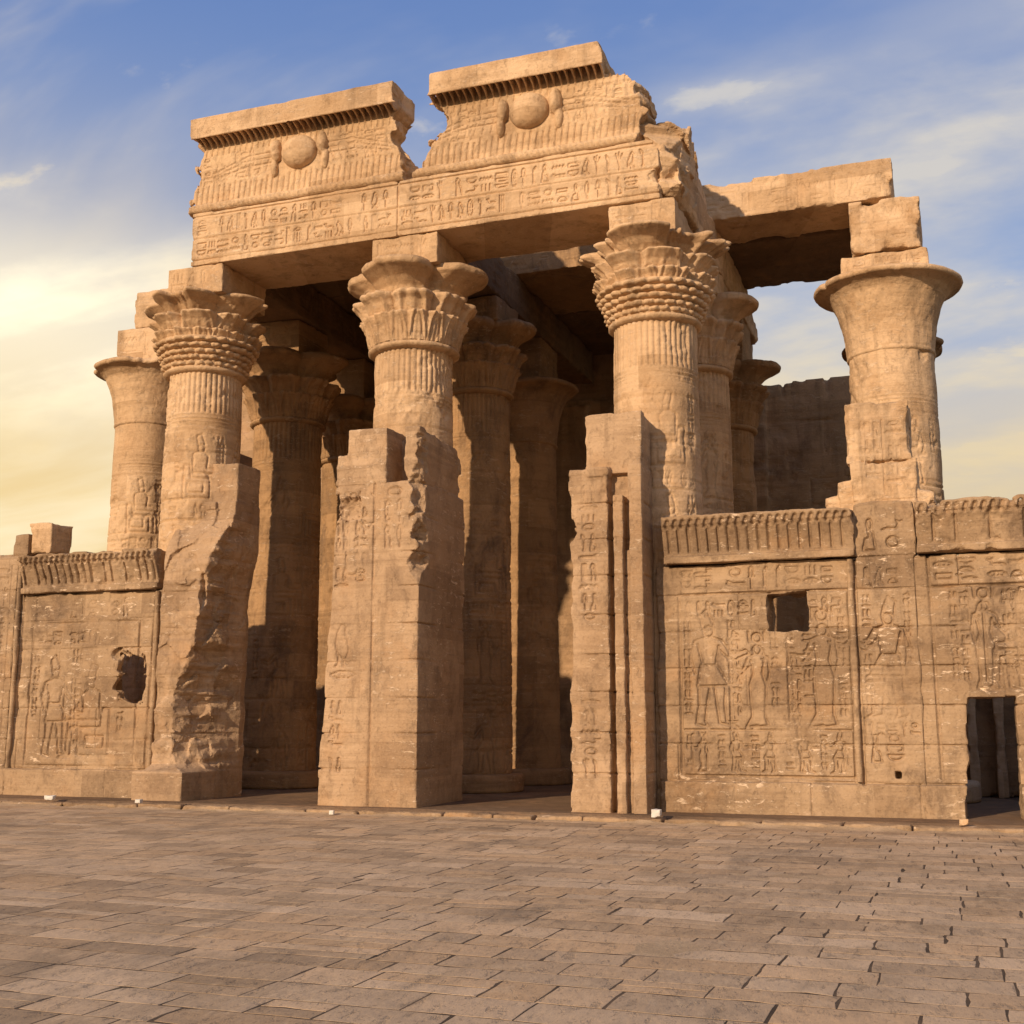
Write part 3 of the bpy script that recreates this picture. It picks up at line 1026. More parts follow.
# ------------------------------------------------------------------ cornice blocks with winged disc
def cornice(x0, x1, discx, seed, label, rend, lend, yb):
    t = thing('cornice_block', ((x0 + x1) / 2, 24.0, AR1), label, 'cornice', 'crowning cornice blocks')
    zt = 15.72
    v = Vol((x0 - .1, 22.4, AR1), (x1 + .1, yb, zt), .025, seed)
    z = v.z
    f0 = 23.02
    prof = np.full(len(z), f0)
    prof = np.where(z < 13.72, f0 - .02 - np.sqrt(np.maximum(.11 ** 2 - (z - 13.61) ** 2, 0)), prof)
    t1 = np.clip((z - 15.0) / (15.2 - 15.0), 0, 1)
    prof = prof - .06 * np.clip((z - 13.8) / 1.0, 0, 1) - (1 - np.sqrt(np.maximum(1 - t1 ** 2, 0))) * .36
    prof = np.where(z > 15.19, f0 - .43, prof)
    prof = prof.astype(np.float32)[None, None, :]
    F = np.maximum(prof - v.Y, v.Y - yb)
    F = np.maximum(F, np.maximum(AR1 - v.Z, v.Z - zt))
    nz = v.noise(.7, 4, 3)
    nz2 = v.noise(.25, 3, 4)
    fc = v.facets((x0, 22.3, 13.4), (x1 + .2, 24.7, 15.9), 420, .1, 3)
    nz2 = nz2 + 7 * fc + 1.0 * v.beds(4)
    re = np.interp(z, [r[0] for r in rend], [r[1] for r in rend]).astype(np.float32)[None, None, :]
    le = np.interp(z, [r[0] for r in lend], [r[1] for r in lend]).astype(np.float32)[None, None, :]
    top = np.clip((v.Z - 15.2) / .1, 0, 1)
    F = np.maximum(F, (v.X - re - (.22 * nz + .06 * nz2) * (1 - .8 * top)) * .8)
    F = np.maximum(F, (le - v.X - (.16 * nz + .05 * nz2) * (1 - .8 * top)) * .8)
    edge = np.exp(-np.abs(v.Z - 15.22) / .05) + np.exp(-np.abs(v.Z - zt) / .06)
    F += .05 * np.clip(v.noise(.35, 4, 9) - .2, 0, 1) * edge * np.clip(1 - (v.Y - 22.4) / .25, 0, 1)
    v.add(F)
    # palm rib pattern: combed fringe low down, ribs under the overhang, winged carving between
    c = Carve(x0 - .2, AR1, x1 + .2, zt)
    u = x0
    rg = random.Random(seed)
    while u < x1:
        c.line([(u + .05, 13.74), (u + .1, 14.14 + rg.uniform(-.05, .06))], .04)
        u += .145
    u = x0
    while u < x1:
        c.line([(u, 14.9), (u, 15.04)], .035)
        u += .155
    for s in (-1, 1):
        for q in range(3):
            c.line([(discx + s * .5, 14.75 - .13 * q), (discx + s * 1.4, 14.72 - .12 * q), (discx + s * 2.3, 14.45 - .08 * q)], .03)
        for q in range(9):
            a = discx + s * (.6 + q * .2)
            c.line([(a, 14.6), (a + s * .1, 14.28)], .024)
    for q in range(2):
        glyph_row(c, x0 + .2, discx - 1.0, 14.2 + q * .38, .32, rg, .028, .25)
        glyph_row(c, discx + 1.0, x1 - .3, 14.2 + q * .38, .32, rg, .028, .25)
    M = c.depth(.045, .024)
    d = c.sample(M, v.x, v.z)[:, None, :]
    w = np.clip(1 - np.abs(v.Y - prof) / .2, 0, 1)
    v.F += d * w
    # deep flutes cut up into the underside of the overhang
    rib = np.abs((v.X - x0) % .155 - .0775)
    v.cut(np.maximum(np.maximum(np.abs(v.Y - 22.80) - .17, np.maximum(v.Z - 15.46, 14.98 - v.Z)), rib - .056))
    # twisted torus roll
    v.F += .016 * np.sin((v.X + v.Z * .6) * 52) * np.clip(1 - np.abs(v.Z - 13.61) / .12, 0, 1) * w
    v.weather(.01, .4, .02)
    v.build('cornice', STONE, parent=t)
    # sun disc and the two cobras beside it
    d = Vol((discx - .5, 22.6, 14.1), (discx + .5, 23.1, 15.2), .022, seed + 1)
    d.add(d.ell((discx, 23.02, 14.62), (.46, .36, .40), .012, .2))
    d.build('sun_disc', STONE, parent=t, smooth=True)
    for s in (-1, 1):
        d = Vol((discx + s * .62 - .25, 22.6, 14.05), (discx + s * .62 + .25, 23.1, 15.15), .022, seed + 3 + s)
        d.add(np.minimum(d.ell((discx + s * .60, 23.0, 14.72), (.14, .22, .30), .02, .2), d.ell((discx + s * .66, 23.02, 14.38), (.10, .14, .26), .02, .2)))
        d.build('cobra', STONE, parent=t, smooth=True)
    return t


cornice(-16.5, -11.0, -13.53, 401, 'carved cornice block with sun disc on the left end of the architrave',
        [(13.5, -10.75), (14.1, -10.95), (14.5, -11.15), (15.1, -11.12), (15.2, -10.98), (15.8, -10.98)],
        [(13.5, -16.35), (14.6, -16.32), (15.1, -16.2), (15.2, -16.3), (15.8, -16.3)], 23.75)
cornice(-10.75, -5.1, -7.92, 421, 'carved cornice block with sun disc on the right end of the architrave',
        [(13.5, -5.65), (13.95, -5.6), (14.15, -5.35), (14.7, -5.5), (15.05, -5.62), (15.15, -6.1), (15.8, -6.3)],
        [(13.5, -10.65), (13.9, -10.5), (14.2, -10.22), (14.6, -10.0), (15.1, -10.0), (15.2, -10.12), (15.8, -10.1)], 24.2)

# ------------------------------------------------------------------ beams that run back, roof slabs


def beam(x, y0, y1, label, seed, mat=STONE_IN, z1=13.24, tail=0):
    mat = STONE_DARK if mat is STONE_IN else mat  # beams inside the hall get the stone with shade painted into it
    lo, hi = (x - .8, y0, AR0), (x + .8, y1, z1)
    v = Vol(lo, hi, .045, seed)
    v.add(v.box(lo, hi, .08, .12))
    c = Carve(y0, AR0, y1, z1)
    rg = random.Random(seed)
    glyph_row(c, y0 + .3, y1 - .3, AR0 + .15, .38, rg, .035, .2)
    glyph_row(c, y0 + .3, y1 - .3, AR0 + .62, .34, rg, .035, .2)
    v.side(c, c.depth(.03, .03), hi[0])
    v.side(c, c.depth(.03, .03), lo[0])
    for yy in (28.0, 31.6):
        v.F += .03 * np.exp(-((v.Y - yy) / .02) ** 2)
    if tail:
        v.F = np.maximum(v.F, (v.Z - (z1 - .75 * (v.Y - tail) + .25 * v.noise(.6, 4, 31))) * .8)
    v.weather(.012, .5, .03)
    return tag(v.build('roof_beam', mat), label, 'beam', 'beams running back over the column rows')


beam(XB, 25.02, 35.9, 'shaded stone beam running back over the columns left of the left doorway', 501)
beam(XC, 25.02, 35.9, 'shaded stone beam running back between the two doorways', 502)
beam(XD, 25.02, 34.7, 'stone beam running back above the beaded capital column, its side facing the open sky', 503, STONE, tail=32.2)


def slab(x0, x1, y0, y1, label, seed, z0=13.26, z1=14.15, mat=STONE_IN, carve=False, chip=.08):
    lo, hi = (x0, y0, z0), (x1, y1, z1)
    cv = None
    if carve:
        c = Carve(x0, z0, x1, z1)
        rg = random.Random(seed)
        glyph_row(c, x0 + .1, x1 - .2, z0 + .12, .6, rg, .035, .15)
        cv = (c, c.depth(.025, .024))
    o = block('roof_slab', lo, hi, mat, seed, .035 if carve else .05, chip, None, cv, (), .15)
    return tag(o, label, 'roof slab', 'stone roof slabs')


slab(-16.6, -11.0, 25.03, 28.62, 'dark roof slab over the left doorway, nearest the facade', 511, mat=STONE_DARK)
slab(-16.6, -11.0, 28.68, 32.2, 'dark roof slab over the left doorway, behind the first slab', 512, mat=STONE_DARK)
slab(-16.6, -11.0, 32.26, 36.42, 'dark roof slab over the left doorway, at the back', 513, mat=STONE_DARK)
slab(-10.9, -5.5, 28.68, 32.2, 'pale faced roof slab seen through the gap above the right doorway', 514, carve=True)
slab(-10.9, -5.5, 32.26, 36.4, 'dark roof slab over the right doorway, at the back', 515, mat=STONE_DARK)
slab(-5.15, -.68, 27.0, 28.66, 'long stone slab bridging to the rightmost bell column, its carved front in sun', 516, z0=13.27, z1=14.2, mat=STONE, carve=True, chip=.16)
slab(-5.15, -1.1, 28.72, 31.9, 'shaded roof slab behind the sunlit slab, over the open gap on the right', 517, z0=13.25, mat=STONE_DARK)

# broken masonry behind the right end of the cornice
v = Vol((-5.6, 23.0, 12.2), (-4.5, 26.6, 14.1), .028, 531)
v.add(v.box((-5.5, 23.1, 12.23), (-4.68, 26.4, 13.95), .2, .25, .6))
fc = v.facets((-5.7, 22.9, 12.0), (-4.4, 25.6, 14.2), 60, .13, 3)
top = 13.9 - .32 * np.clip(v.Y - 24.0, 0, 9)
fc = fc + .07 * v.beds(3)
v.F = np.maximum(v.F, (v.Z - top + .8 * fc) * .85)
v.F = np.maximum(v.F, ((23.1 + .5 * np.clip(v.Z - 13.0, 0, 1) + .25 * np.clip(v.X + 5.0, 0, 1)) - v.Y + fc) * .8)
v.F += .5 * fc * np.clip((25.0 - v.Y) / 1.2, 0, 1)
v.weather()
tag(v.build('rubble_stone', STONE), 'rough broken stone mass at the right end of the architrave', 'stone')
v = Vol((-5.8, 23.9, 13.6), (-4.6, 25.0, 14.8), .025, 532)
v.add(v.ell((-5.22, 24.45, 14.22), (.34, .36, .36), .09, .35))
tag(v.build('rubble_stone', STONE), 'small boulder resting on the broken stone beside the right cornice end', 'stone')

# ------------------------------------------------------------------ door pillars
# middle pillar
rng = random.Random(61)
v = Vol((-12.4, 22.15, -.1), (-9.9, 24.7, 7.8), .027, 601)
y0 = 22.2
F = v.box((-12.25, y0, -.1), (-10.02, 24.65, 6.55), .05, .1, .5, (.052, .002, .0, 0))
v.add(F)
v.add(v.box((-11.98, y0, 6.3), (-10.78, 24.3, 7.2), .13, .14))
v.add(v.box((-11.72, y0 + .02, 6.9), (-10.80, 24.1, 7.72), .06, .1))
v.add(v.box((-11.0, 22.95, 6.3), (-10.3, 24.5, 7.6), .1, .14))
v.add(v.box((-10.42, y0 + .02, 6.3), (-10.06, 24.5, 7.68), .14, .14))
# ragged right edge, missing corner
e = np.maximum(v.X - (-10.02), 0) * 0
n = v.noise(.55, 4, 11)
n2 = 3.2 * v.facets((-10.9, 22.0, 4.2), (-9.7, 24.7, 7.8), 60, .1, 5) + .5 * v.noise(.2, 3, 12)
zz = np.clip((v.Z - 4.3) / .5, 0, 1)
v.F = np.maximum(v.F, ((v.X + 10.02) - (v.Y - y0) * .75 + (.02 + .26 * zz * np.clip(n + .55, 0, 1.5) + .05 * n2 * zz + .06 * zz * v.beds(2))) * .75 - .02)
# missing chunk above the figures on the left
v.cut(v.ell((-11.62, y0 - .03, 6.05), (.27, .2, .26), .06, .3))
c = Carve(-12.4, 0, -9.9, 7.8)
c.line([(-11.07, .0), (-11.05, 6.5)], .05)
glyph_col(c, -11.98, .3, .6, 2.1, rng, .032, .15, False)
put(c, TALL[1], -12.0, 2.75, .55, .9, .035)
put(c, FLAT[4], -12.0, 2.45, .6, .28, .03)
for u in (-11.93, -11.5):
    glyph_col(c, u, .3, 4.35, 6.4, rng, .034, .05, False)
glyph_col(c, -10.85, .5, 5.0, 6.45, rng, .04, .05, False)
figure(c, FIG2, -11.55, 4.6, 1.7, .035)
v.front(c, c.depth(.055, .02), y0, .25, .6)
v.courses([.72, 1.42, 2.12, 2.86, 3.6, 4.35, 5.05, 5.8, 6.5], .045, .026, False)
v.weather(.008, .6, .012)
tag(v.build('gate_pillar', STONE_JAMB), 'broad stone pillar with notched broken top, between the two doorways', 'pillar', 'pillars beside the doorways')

# right pillar of the right doorway
rng = random.Random(62)
v = Vol((-7.0, 22.1, -.1), (-5.35, 24.2, 7.75), .025, 602)
v.add(v.box((-6.87, 22.2, -.1), (-6.08, 24.0, 6.5), .1, .1, .45))
v.add(v.box((-6.93, 22.16, 6.32), (-6.05, 23.6, 6.52), .09, .08, .3))
v.add(v.box((-6.09, 22.5, -.1), (-5.42, 24.0, 6.55), .03, .06))
v.add(v.box((-5.985, 22.2, -.1), (-5.79, 23.0, 5.95), .02, .05, .25))
v.add(v.box((-5.69, 22.24, -.1), (-5.42, 23.0, 6.55), .035, .05, .25))
v.add(v.box((-5.80, 22.36, -.1), (-5.68, 23.0, 4.9), .02, .05, .25))
v.add(v.box((-6.58, 22.36, 6.4), (-5.43, 23.5, 7.62), .07, .12))
n = v.noise(.4, 4, 3)
zb = np.exp(-((v.Z - 5.3) / .9) ** 2) + .6 * np.exp(-((v.Z - 3.4) / .5) ** 2)
v.F = np.maximum(v.F, (-6.87 - v.X + .26 * np.clip(n + .2, 0, 1) * zb) - .0)
c = Carve(-7, 0, -5.3, 7.8)
glyph_col(c, -6.65, .36, .3, 2.3, rng, .034, .1, False)
glyph_col(c, -6.65, .36, 3.3, 6.2, rng, .034, .05, False)
v.front(c, c.depth(.055, .02), 22.2, .25, .6)
v.courses([.7, 1.45, 2.2, 2.9, 3.65, 4.4, 5.1, 5.8], .045, .026, False)
v.weather(.008, .6, .014)
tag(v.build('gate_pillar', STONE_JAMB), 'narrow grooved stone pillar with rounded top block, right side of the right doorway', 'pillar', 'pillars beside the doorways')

# left pillar of the left doorway: front torn away
v = Vol((-17.3, 22.2, -.1), (-14.95, 24.3, 7.6), .028, 603)
F = v.box((-16.54, 22.28, -.1), (-15.12, 24.5, 6.6), .05, .1)
F = np.minimum(F, v.box((-16.78, 22.26, -.1), (-15.8, 23.2, .62), .05, .1))
n = v.noise((1.1, 1.1, .8), 4, 21, .5)
n2 = v.facets((-17.2, 22.0, .3), (-14.9, 24.6, 6.6), 260, .085, 5, .8) + .05 * v.noise(.22, 4, 22, .6)
lowm = np.clip((v.Z - .62) / .1, 0, 1)
zk = [-.1, .6, .75, 1.4, 2.3, 2.8, 3.3, 4.2, 5.2, 5.7, 6.0, 6.3, 7.6]
yf = np.interp(v.z, zk, [22.28, 22.28, 22.66, 22.7, 22.7, 22.7, 22.7, 22.72, 22.78, 22.92, 23.15, 23.38, 23.4]).astype(np.float32)[None, None, :]
xr = np.interp(v.z, zk, [-15.5, -15.5, -15.9, -16.13, -16.13, -15.95, -15.6, -15.55, -15.5, -15.25, -15.1, -15.06, -15.06]).astype(np.float32)[None, None, :]
F = np.maximum(F, (yf + lowm * (.05 * n + .25 * n2 + .03 * v.beds(1)) - v.Y) * .9)
# break that runs from the torn front edge back to the sound rear part
fade = np.clip((24.3 - v.Y) / .9, 0.12, 1)
xb = np.interp(v.z, [0, 4.6, 5.6, 8], [-15.34, -15.32, -15.12, -15.1]).astype(np.float32)[None, None, :]
F = np.maximum(F, (v.X - xr - (xb - xr) * np.clip((v.Y - 22.6) / 1.6, 0, 1) + lowm * fade * (.10 * n + .5 * n2 + .09 * v.beds(1))) * .9)
v.add(F)
v.add(v.box((-15.86, 23.42, 6.0), (-15.13, 24.48, 7.52), .06, .1))
v.courses([.62, 1.4, 2.2, 2.95, 3.7, 4.5, 5.25, 6.4], .035, .03, False)
v.weather(.012, .4, .02)
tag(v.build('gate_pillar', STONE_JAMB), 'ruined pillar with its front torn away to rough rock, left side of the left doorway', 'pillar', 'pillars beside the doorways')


# ------------------------------------------------------------------ screen walls
def wall_cornice(t, x0, x1, z0, z1, yw, seed, ragged=0.0, dent=.2, proj=.34):
    v = Vol((x0, yw - proj - .08, z0), (x1, yw + .5, z1 + .05), .024, seed)
    z = v.z
    hgt = z1 - z0
    tt = np.clip((z - z0 - .16) / (hgt - .34), 0, 1)
    prof = yw - .12 - (proj - .12) * tt ** 1.6
    prof = np.where(z < z0 + .15, yw - .17, prof)
    prof = np.where(z > z1 - .19, yw - proj - .02, prof).astype(np.float32)[None, None, :]
    F = np.maximum(np.maximum(prof - v.Y, v.Y - yw - .42), np.maximum(z0 - v.Z, v.Z - z1))
    n = v.noise(.35, 4, 2)
    F = np.maximum(F, np.maximum(x0 - v.X, v.X - x1))
    F += (.05 + ragged) * np.clip(n - .1, 0, 1) * np.exp(-np.abs(v.Z - z1) / .12)
    F += .04 * np.clip(v.noise(.3, 4, 5), 0, 1) * np.exp(-np.minimum(v.X - x0, x1 - v.X).clip(0, 1) / .08)
    v.add(F)
    c = Carve(x0, z0, x1, z1)
    rg = random.Random(seed)
    u = x0 + .12
    while u < x1 - .08:
        if rg.random() > ragged:
            c.line([(u, z0 + .22), (u, z1 - .26)], .035)
        u += .19
    u = x0 + .1
    while u < x1 - .06:
        c.line([(u, z1 - .21), (u + .03, z1 - .11)], .07)
        u += .15
    d = c.sample(c.depth(.11, .03), v.x, v.z)[:, None, :]
    v.F += d * np.clip(1 - np.abs(v.Y - prof) / .25, 0, 1)
    if ragged:
        v.F += .1 * np.clip(v.noise(.28, 4, 8) - .15, 0, 1) * np.clip(1 - np.abs(v.Y - prof) / .25, 0, 1)
    v.weather(.01, .35, .03)
    v.build('cornice', STONE_WALL, parent=t)


def roll(t, x, z0, z1, y, seed, r=.055):
    """thin vertical torus moulding"""
    zs = np.arange(z0, z1, .05)
    nt = 20
    rr = np.full((nt, len(zs)), r) + .012 * pnoise(nt, r * 4, zs, .3, seed, 3)
    V, Q = lathe_grid(rr, zs[None, :], x, y)
    mesh_obj('moulding', V, Q, STONE_WALL, parent=t)


YW = 22.95
# right wall, window hole
t = thing('screen_wall', (-3.2, YW + .4, 0), 'low carved stone wall with a square hole near its top, right of the right doorway', 'wall')
lo, hi = (-5.35, YW, -.1), (-.535, YW + .9, 4.64)
v = Vol((lo[0], YW - .15, lo[2]), (hi[0], hi[1], 5.75), .022, 701)
v.add(v.box(lo, hi, .05, .1))
v.add(v.box((lo[0], YW - .1, -.1), (hi[0], hi[1], .58), .05, .1))
v.add(v.box((-1.62, YW - .04, .3), (hi[0], hi[1], 5.66), .04, .08))
rng = random.Random(71)
c = Carve(lo[0], 0, hi[0], 5.7)
c.rect(-4.9, .66, -1.75, 4.05, .05)
c.line([(-1.62, .55), (-1.62, 4.6)], .06)
c.line([(-.55, .62), (-.55, 4.6)], .05)
glyph_row(c, -4.85, -1.85, 4.14, .42, rng, .034)
figure(c, FIG, -4.35, 1.55, 2.1, .04)
figure(c, FIG2, -3.45, 1.55, 1.7, .04, True)
figure(c, FIG2, -2.25, 1.55, 2.1, .04, True)
c.line([(-4.85, 1.5), (-1.8, 1.5)], .035)
for u_ in (-4.83, -4.0, -3.2, -2.92, -2.6, -1.98):
    glyph_col(c, u_, .15, 1.6 + (u_ * 7 % 1) * .6, 3.55, rng, .024, .12, False)
for u_ in (-4.82, -4.22, -3.6, -2.98, -2.36, -1.98):
    glyph_col(c, u_, .13, .75, 1.42, rng, .022, .1, False)
glyph_row(c, -4.8, -3.4, 3.62, .3, rng, .028, .1)
glyph_row(c, -2.45, -1.8, 3.62, .3, rng, .028, .1)
glyph_col(c, -3.95, .2, 1.7, 3.3, rng, .026, .1, False)
glyph_col(c, -2.85, .2, 1.6, 3.0, rng, .026, .1, False)
for i in range(5):
    figure(c, random.Random(i).choice((FIG, FIG2, THRONE)), -4.5 + i * .62, .74, .7, .028, i % 2 == 0)
figure(c, FIG, -1.08, 1.7, 2.1, .036, True)
glyph_col(c, -1.52, .15, 1.7, 3.95, rng, .024, .1, False)
glyph_col(c, -.8, .13, 2.6, 3.95, rng, .024, .1, False)
glyph_row(c, -1.5, -.62, 1.4, .26, rng, .024)
glyph_row(c, -1.5, -.65, 4.1, .35, rng, .03)
glyph_row(c, -1.5, -.65, 4.75, .6, rng, .036)
glyph_row(c, -1.5, -.65, .95, .5, rng, .03)
v.front(c, c.depth(.06, .02), YW, .3, .7)
F2 = v.F
nn = v.noise(.3, 4, 13)
hole = np.maximum(np.maximum(-3.22 - v.X, v.X + 2.52), np.maximum(3.32 - v.Z, v.Z - 4.0)) + .05 * nn - .02
v.cut(hole + 0 * v.Y)
v.cut(np.maximum(np.maximum(np.abs(v.X + 1.03) - .05, np.abs(v.Z - .72) - .06), v.Y - YW - .3))
v.courses([.58, 1.25, 1.95, 2.65, 3.35, 4.05, 4.64], .045, .026, True, 4, (1.1, 2.0))
v.weather(.012, .6, .03)
v.build('wall', STONE_WALL, parent=t)
wall_cornice(t, -5.15, -1.58, 4.64, 5.54, YW, 702)
roll(t, -1.70, .6, 4.62, YW - .03, 1)

# far right wall with the small door
t = thing('screen_wall', (1.2, YW + .4, 0), 'carved stone wall with a small open doorway, at the right edge of the photo', 'wall')
v = Vol((-.63, YW - .15, -.1), (3.2, YW + .9, 4.66), .024, 711)
v.add(v.box((-.62, YW + .003, -.1), (3.2, YW + .87, 4.63), .03, .08))
v.add(v.box((-.62, YW - .092, -.1), (3.2, YW + .87, .575), .03, .08))
rng = random.Random(72)
c = Carve(-.53, 0, 3.2, 4.7)
c.line([(-.3, .62), (-.34, 4.6)], .05)
c.line([(-.3, 4.05), (3.0, 4.05)], .05)
glyph_row(c, -.25, 2.9, 4.14, .42, rng, .034)
figure(c, FIG2, .55, 2.2, 1.75, .04)
figure(c, THRONE, 1.25, 2.2, 1.7, .04, True)
for u_ in (-.02, .15, .85, 1.0, 1.7):
    glyph_col(c, u_, .14, 2.3, 3.95, rng, .024, .1, False)
v.front(c, c.depth(.06, .02), YW, .3, .7)
nn = v.noise(.4, 4, 13)
dl = np.interp(v.z, [-.1, .1, .8, 1.0, 1.9, 2.2], [.06, .06, .08, .14, .16, .2]).astype(np.float32)[None, None, :]
door = np.maximum(np.maximum(dl - v.X, v.X - .97), v.Z - 2.09) + .03 * nn
v.cut(door + 0 * v.Y)
v.courses([.58, 1.25, 1.95, 2.65, 3.35, 4.05], .045, .026, True, 6)
v.weather(.012, .6, .03)
v.build('wall', STONE_WALL, parent=t)
wall_cornice(t, -.52, 3.2, 4.65, 5.58, YW, 712, .35)

# left wall
t = thing('screen_wall', (-18.7, YW + .4, 0), 'low carved stone wall with a ragged dark hole, left of the left doorway', 'wall')
lo, hi = (-20.75, YW, -.1), (-16.35, YW + .9, 4.6)
v = Vol((lo[0], YW - .15, lo[2]), (hi[0], hi[1], 5.0), .03, 721)
v.add(v.box(lo, hi, .05, .1))
v.add(v.box((lo[0], YW - .1, -.1), (hi[0], hi[1], .6), .06, .1))
rng = random.Random(73)
c = Carve(lo[0], 0, hi[0], 5)
c.rect(-20.25, .66, -17.25, 3.9, .05)
c.line([(-16.95, .6), (-16.85, 4.6)], .055)
c.line([(-20.6, .6), (-20.55, 4.6)], .055)
glyph_row(c, -20.2, -17.3, 4.02, .4, rng, .034)
figure(c, FIG, -19.5, .85, 2.2, .04)
figure(c, THRONE, -18.4, .85, 2.0, .036, True)
for u_ in (-20.15, -19.05, -18.95, -17.75):
    glyph_col(c, u_, .17, .8 + (u_ * 7 % 1) * .8, 3.3, rng, .026, .12, False)
glyph_row(c, -20.1, -18.2, 3.4, .32, rng, .028, .2)
v.front(c, c.depth(.06, .02), YW, .3, .7)
nn = v.noise(.35, 4, 13)
fc = v.facets((-18.1, 22.7, 1.6), (-16.9, 24.0, 3.5), 50, .055, 2)
v.cut(np.maximum(np.maximum(-17.78 - v.X, v.X + 17.1), np.maximum(2.12 - v.Z, v.Z - 3.12)) + fc + .04 * nn)
v.cut(np.maximum(np.maximum(-18.3 - v.X, v.X + 17.0), np.maximum(np.maximum(2.05 - v.Z, v.Z - 3.3), YW + .16 - v.Y)) + .05 * nn)
v.cut(v.ell((-17.75, YW, 3.15), (.25, .12, .14), .05, .2))
v.courses([.6, 1.25, 1.95, 2.65, 3.3, 3.95], .045, .026, True, 4)
v.weather(.014, .6, .04)
v.build('wall', STONE_WALL, parent=t)
wall_cornice(t, -20.55, -16.72, 4.6, 5.5, YW, 722, .22)
roll(t, -16.78, .6, 4.58, YW - .03, 2)
roll(t, -20.68, .6, 5.4, YW - .03, 3)

# far left pilaster with broken top
rng = random.Random(74)
v = Vol((-24.5, YW - .2, -.1), (-19.9, YW + 1.2, 6.4), .035, 731)
v.add(v.box((-24.5, YW + .1, -.1), (-20.78, YW + 1.0, 5.55), .08, .12))
v.add(v.box((-21.75, YW - .02, -.1), (-20.78, YW + 1.0, 5.6), .05, .1))
v.add(v.box((-21.0, YW + .0, 5.3), (-20.55, YW + .6, 6.08), .06, .1))
c = Carve(-24.5, 0, -20, 6.2)
glyph_col(c, -21.5, .5, .7, 5.3, rng, .034)
v.front(c, c.depth(.04, .028), YW)
v.cut(v.ell((-22.3, YW, 2.3), (.2, .5, .35), .05))
v.courses([.6, 1.25, 1.95, 2.65, 3.3, 3.95, 4.7, 5.55], .045, .026)
v.weather(.012, .6, .03)
tag(v.build('pilaster', STONE_WALL), 'wall end at the left edge of the photo with a small broken top', 'wall')
o = block('stone_block', (-20.53, YW - .02, 5.56), (-19.86, YW + .72, 6.3), STONE, 733, .03, .08, None, None, (), .18)
tag(o, 'squat broken stone block on top of the left screen wall, at its left end', 'stone block')

# stump of the lost front column over the right wall
rng = random.Random(75)
v = Vol((-2.2, 22.95, 5.0), (.15, 24.7, 7.6), .028, 741)
v.add(v.box((-1.62, 23.0, 5.0), (-.42, 24.4, 6.45), .12, .14))
v.add(v.box((-1.68, 23.0, 6.4), (-.52, 24.2, 7.56), .10, .12))
v.add(v.box((-1.9, 23.1, 5.0), (-1.4, 24.2, 6.12), .1, .12))
v.add(v.box((-2.15, 23.15, 5.0), (-1.6, 24.2, 5.88), .09, .12))
v.add(v.box((-.6, 23.1, 5.0), (-.12, 24.4, 5.9), .25, .25))
c = Carve(-2.2, 5, .2, 7.4)
glyph_col(c, -1.35, .3, 5.8, 7.2, rng, .034, .1)
glyph_col(c, -.95, .3, 5.9, 7.2, rng, .034, .1, False)
v.front(c, c.depth(.04, .026), 23.0)
v.courses([5.68, 6.42], .045, .026, False)
v.F += .05 * np.clip(v.noise(.35, 4, 17), 0, 1)
fc = v.facets((-.9, 22.8, 5.4), (.2, 24.6, 7.4), 40, .12, 3)
v.F = np.maximum(v.F, v.X + .5 - .2 * (7.5 - v.Z) - fc)
v.weather(.012, .4, .03)
tag(v.build('masonry_stump', STONE), 'stepped ragged masonry stump above the right wall, in front of the rightmost bell column', 'ruined masonry')

# ------------------------------------------------------------------ rear wall of the hall
rng = random.Random(81)
v = Vol((-24.6, 35.95, -.1), (-1.2, 37.2, 14.2), .08, 801)
v.add(v.box((-24.5, 36.2, -.1), (-1.2, 37.2, 11.78), .12, .2))
v.add(v.box((-24.5, 36.45, 10), (-5.3, 37.2, 14.1), .2, .3))
for xx in (XB, XC, XD):
    v.add(v.box((xx - .6, 35.96, -.1), (xx + .6, 37.0, 11.6), .08, .12))
for xx in ((XB + XC) / 2, (XC + XD) / 2):
    v.cut(np.maximum(np.maximum(np.abs(v.X - xx) - 1.3, v.Z - 6.5), v.Y - 37.0))
for xx in (-4.4, -3.1, -2.2):
    v.F += .12 * np.exp(-((v.X - xx) / .05) ** 2) * np.clip((v.Z - 11.2) / .4, 0, 1)
v.courses([.9, 1.9, 2.9, 3.9, 4.9, 5.9, 6.9, 7.9, 8.7, 9.5, 10.5], .05, .07, True, 3, (1.6, 2.8))
v.weather(.03, .7, .06)
tag(v.build('rear_wall', STONE_REAR), 'tall dark rear wall of the hall, seen below the open sky on the right', 'wall')

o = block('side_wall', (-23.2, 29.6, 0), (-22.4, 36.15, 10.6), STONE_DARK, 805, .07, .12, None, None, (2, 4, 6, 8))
tag(o, 'plain side wall of the hall behind the leftmost column, mostly hidden', 'wall')

# chamber behind the small door
t = thing('inner_chamber', (1.2, 31, 0), 'dim stone chamber with square piers seen through the small doorway', 'building')
lo_ = [((-1.0, 29.5, 0), (4.0, 30.3, 3.4)), ((3.6, 24.2, 0), (4.0, 29.45, 3.0))]
for nm, (a, b) in zip(('back_wall', 'side_wall'), lo_):
    block(nm, a, b, STONE_REAR, 811, .07, .06, t)
for xx in (.30, .86, 1.6):
    block('pier', (xx - .11, 29.1, 0), (xx + .11, 29.52, 3.2), STONE, 812, .04, .04, t)
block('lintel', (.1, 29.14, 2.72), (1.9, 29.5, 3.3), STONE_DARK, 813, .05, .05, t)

# ------------------------------------------------------------------ ground, floor, kerb, paving

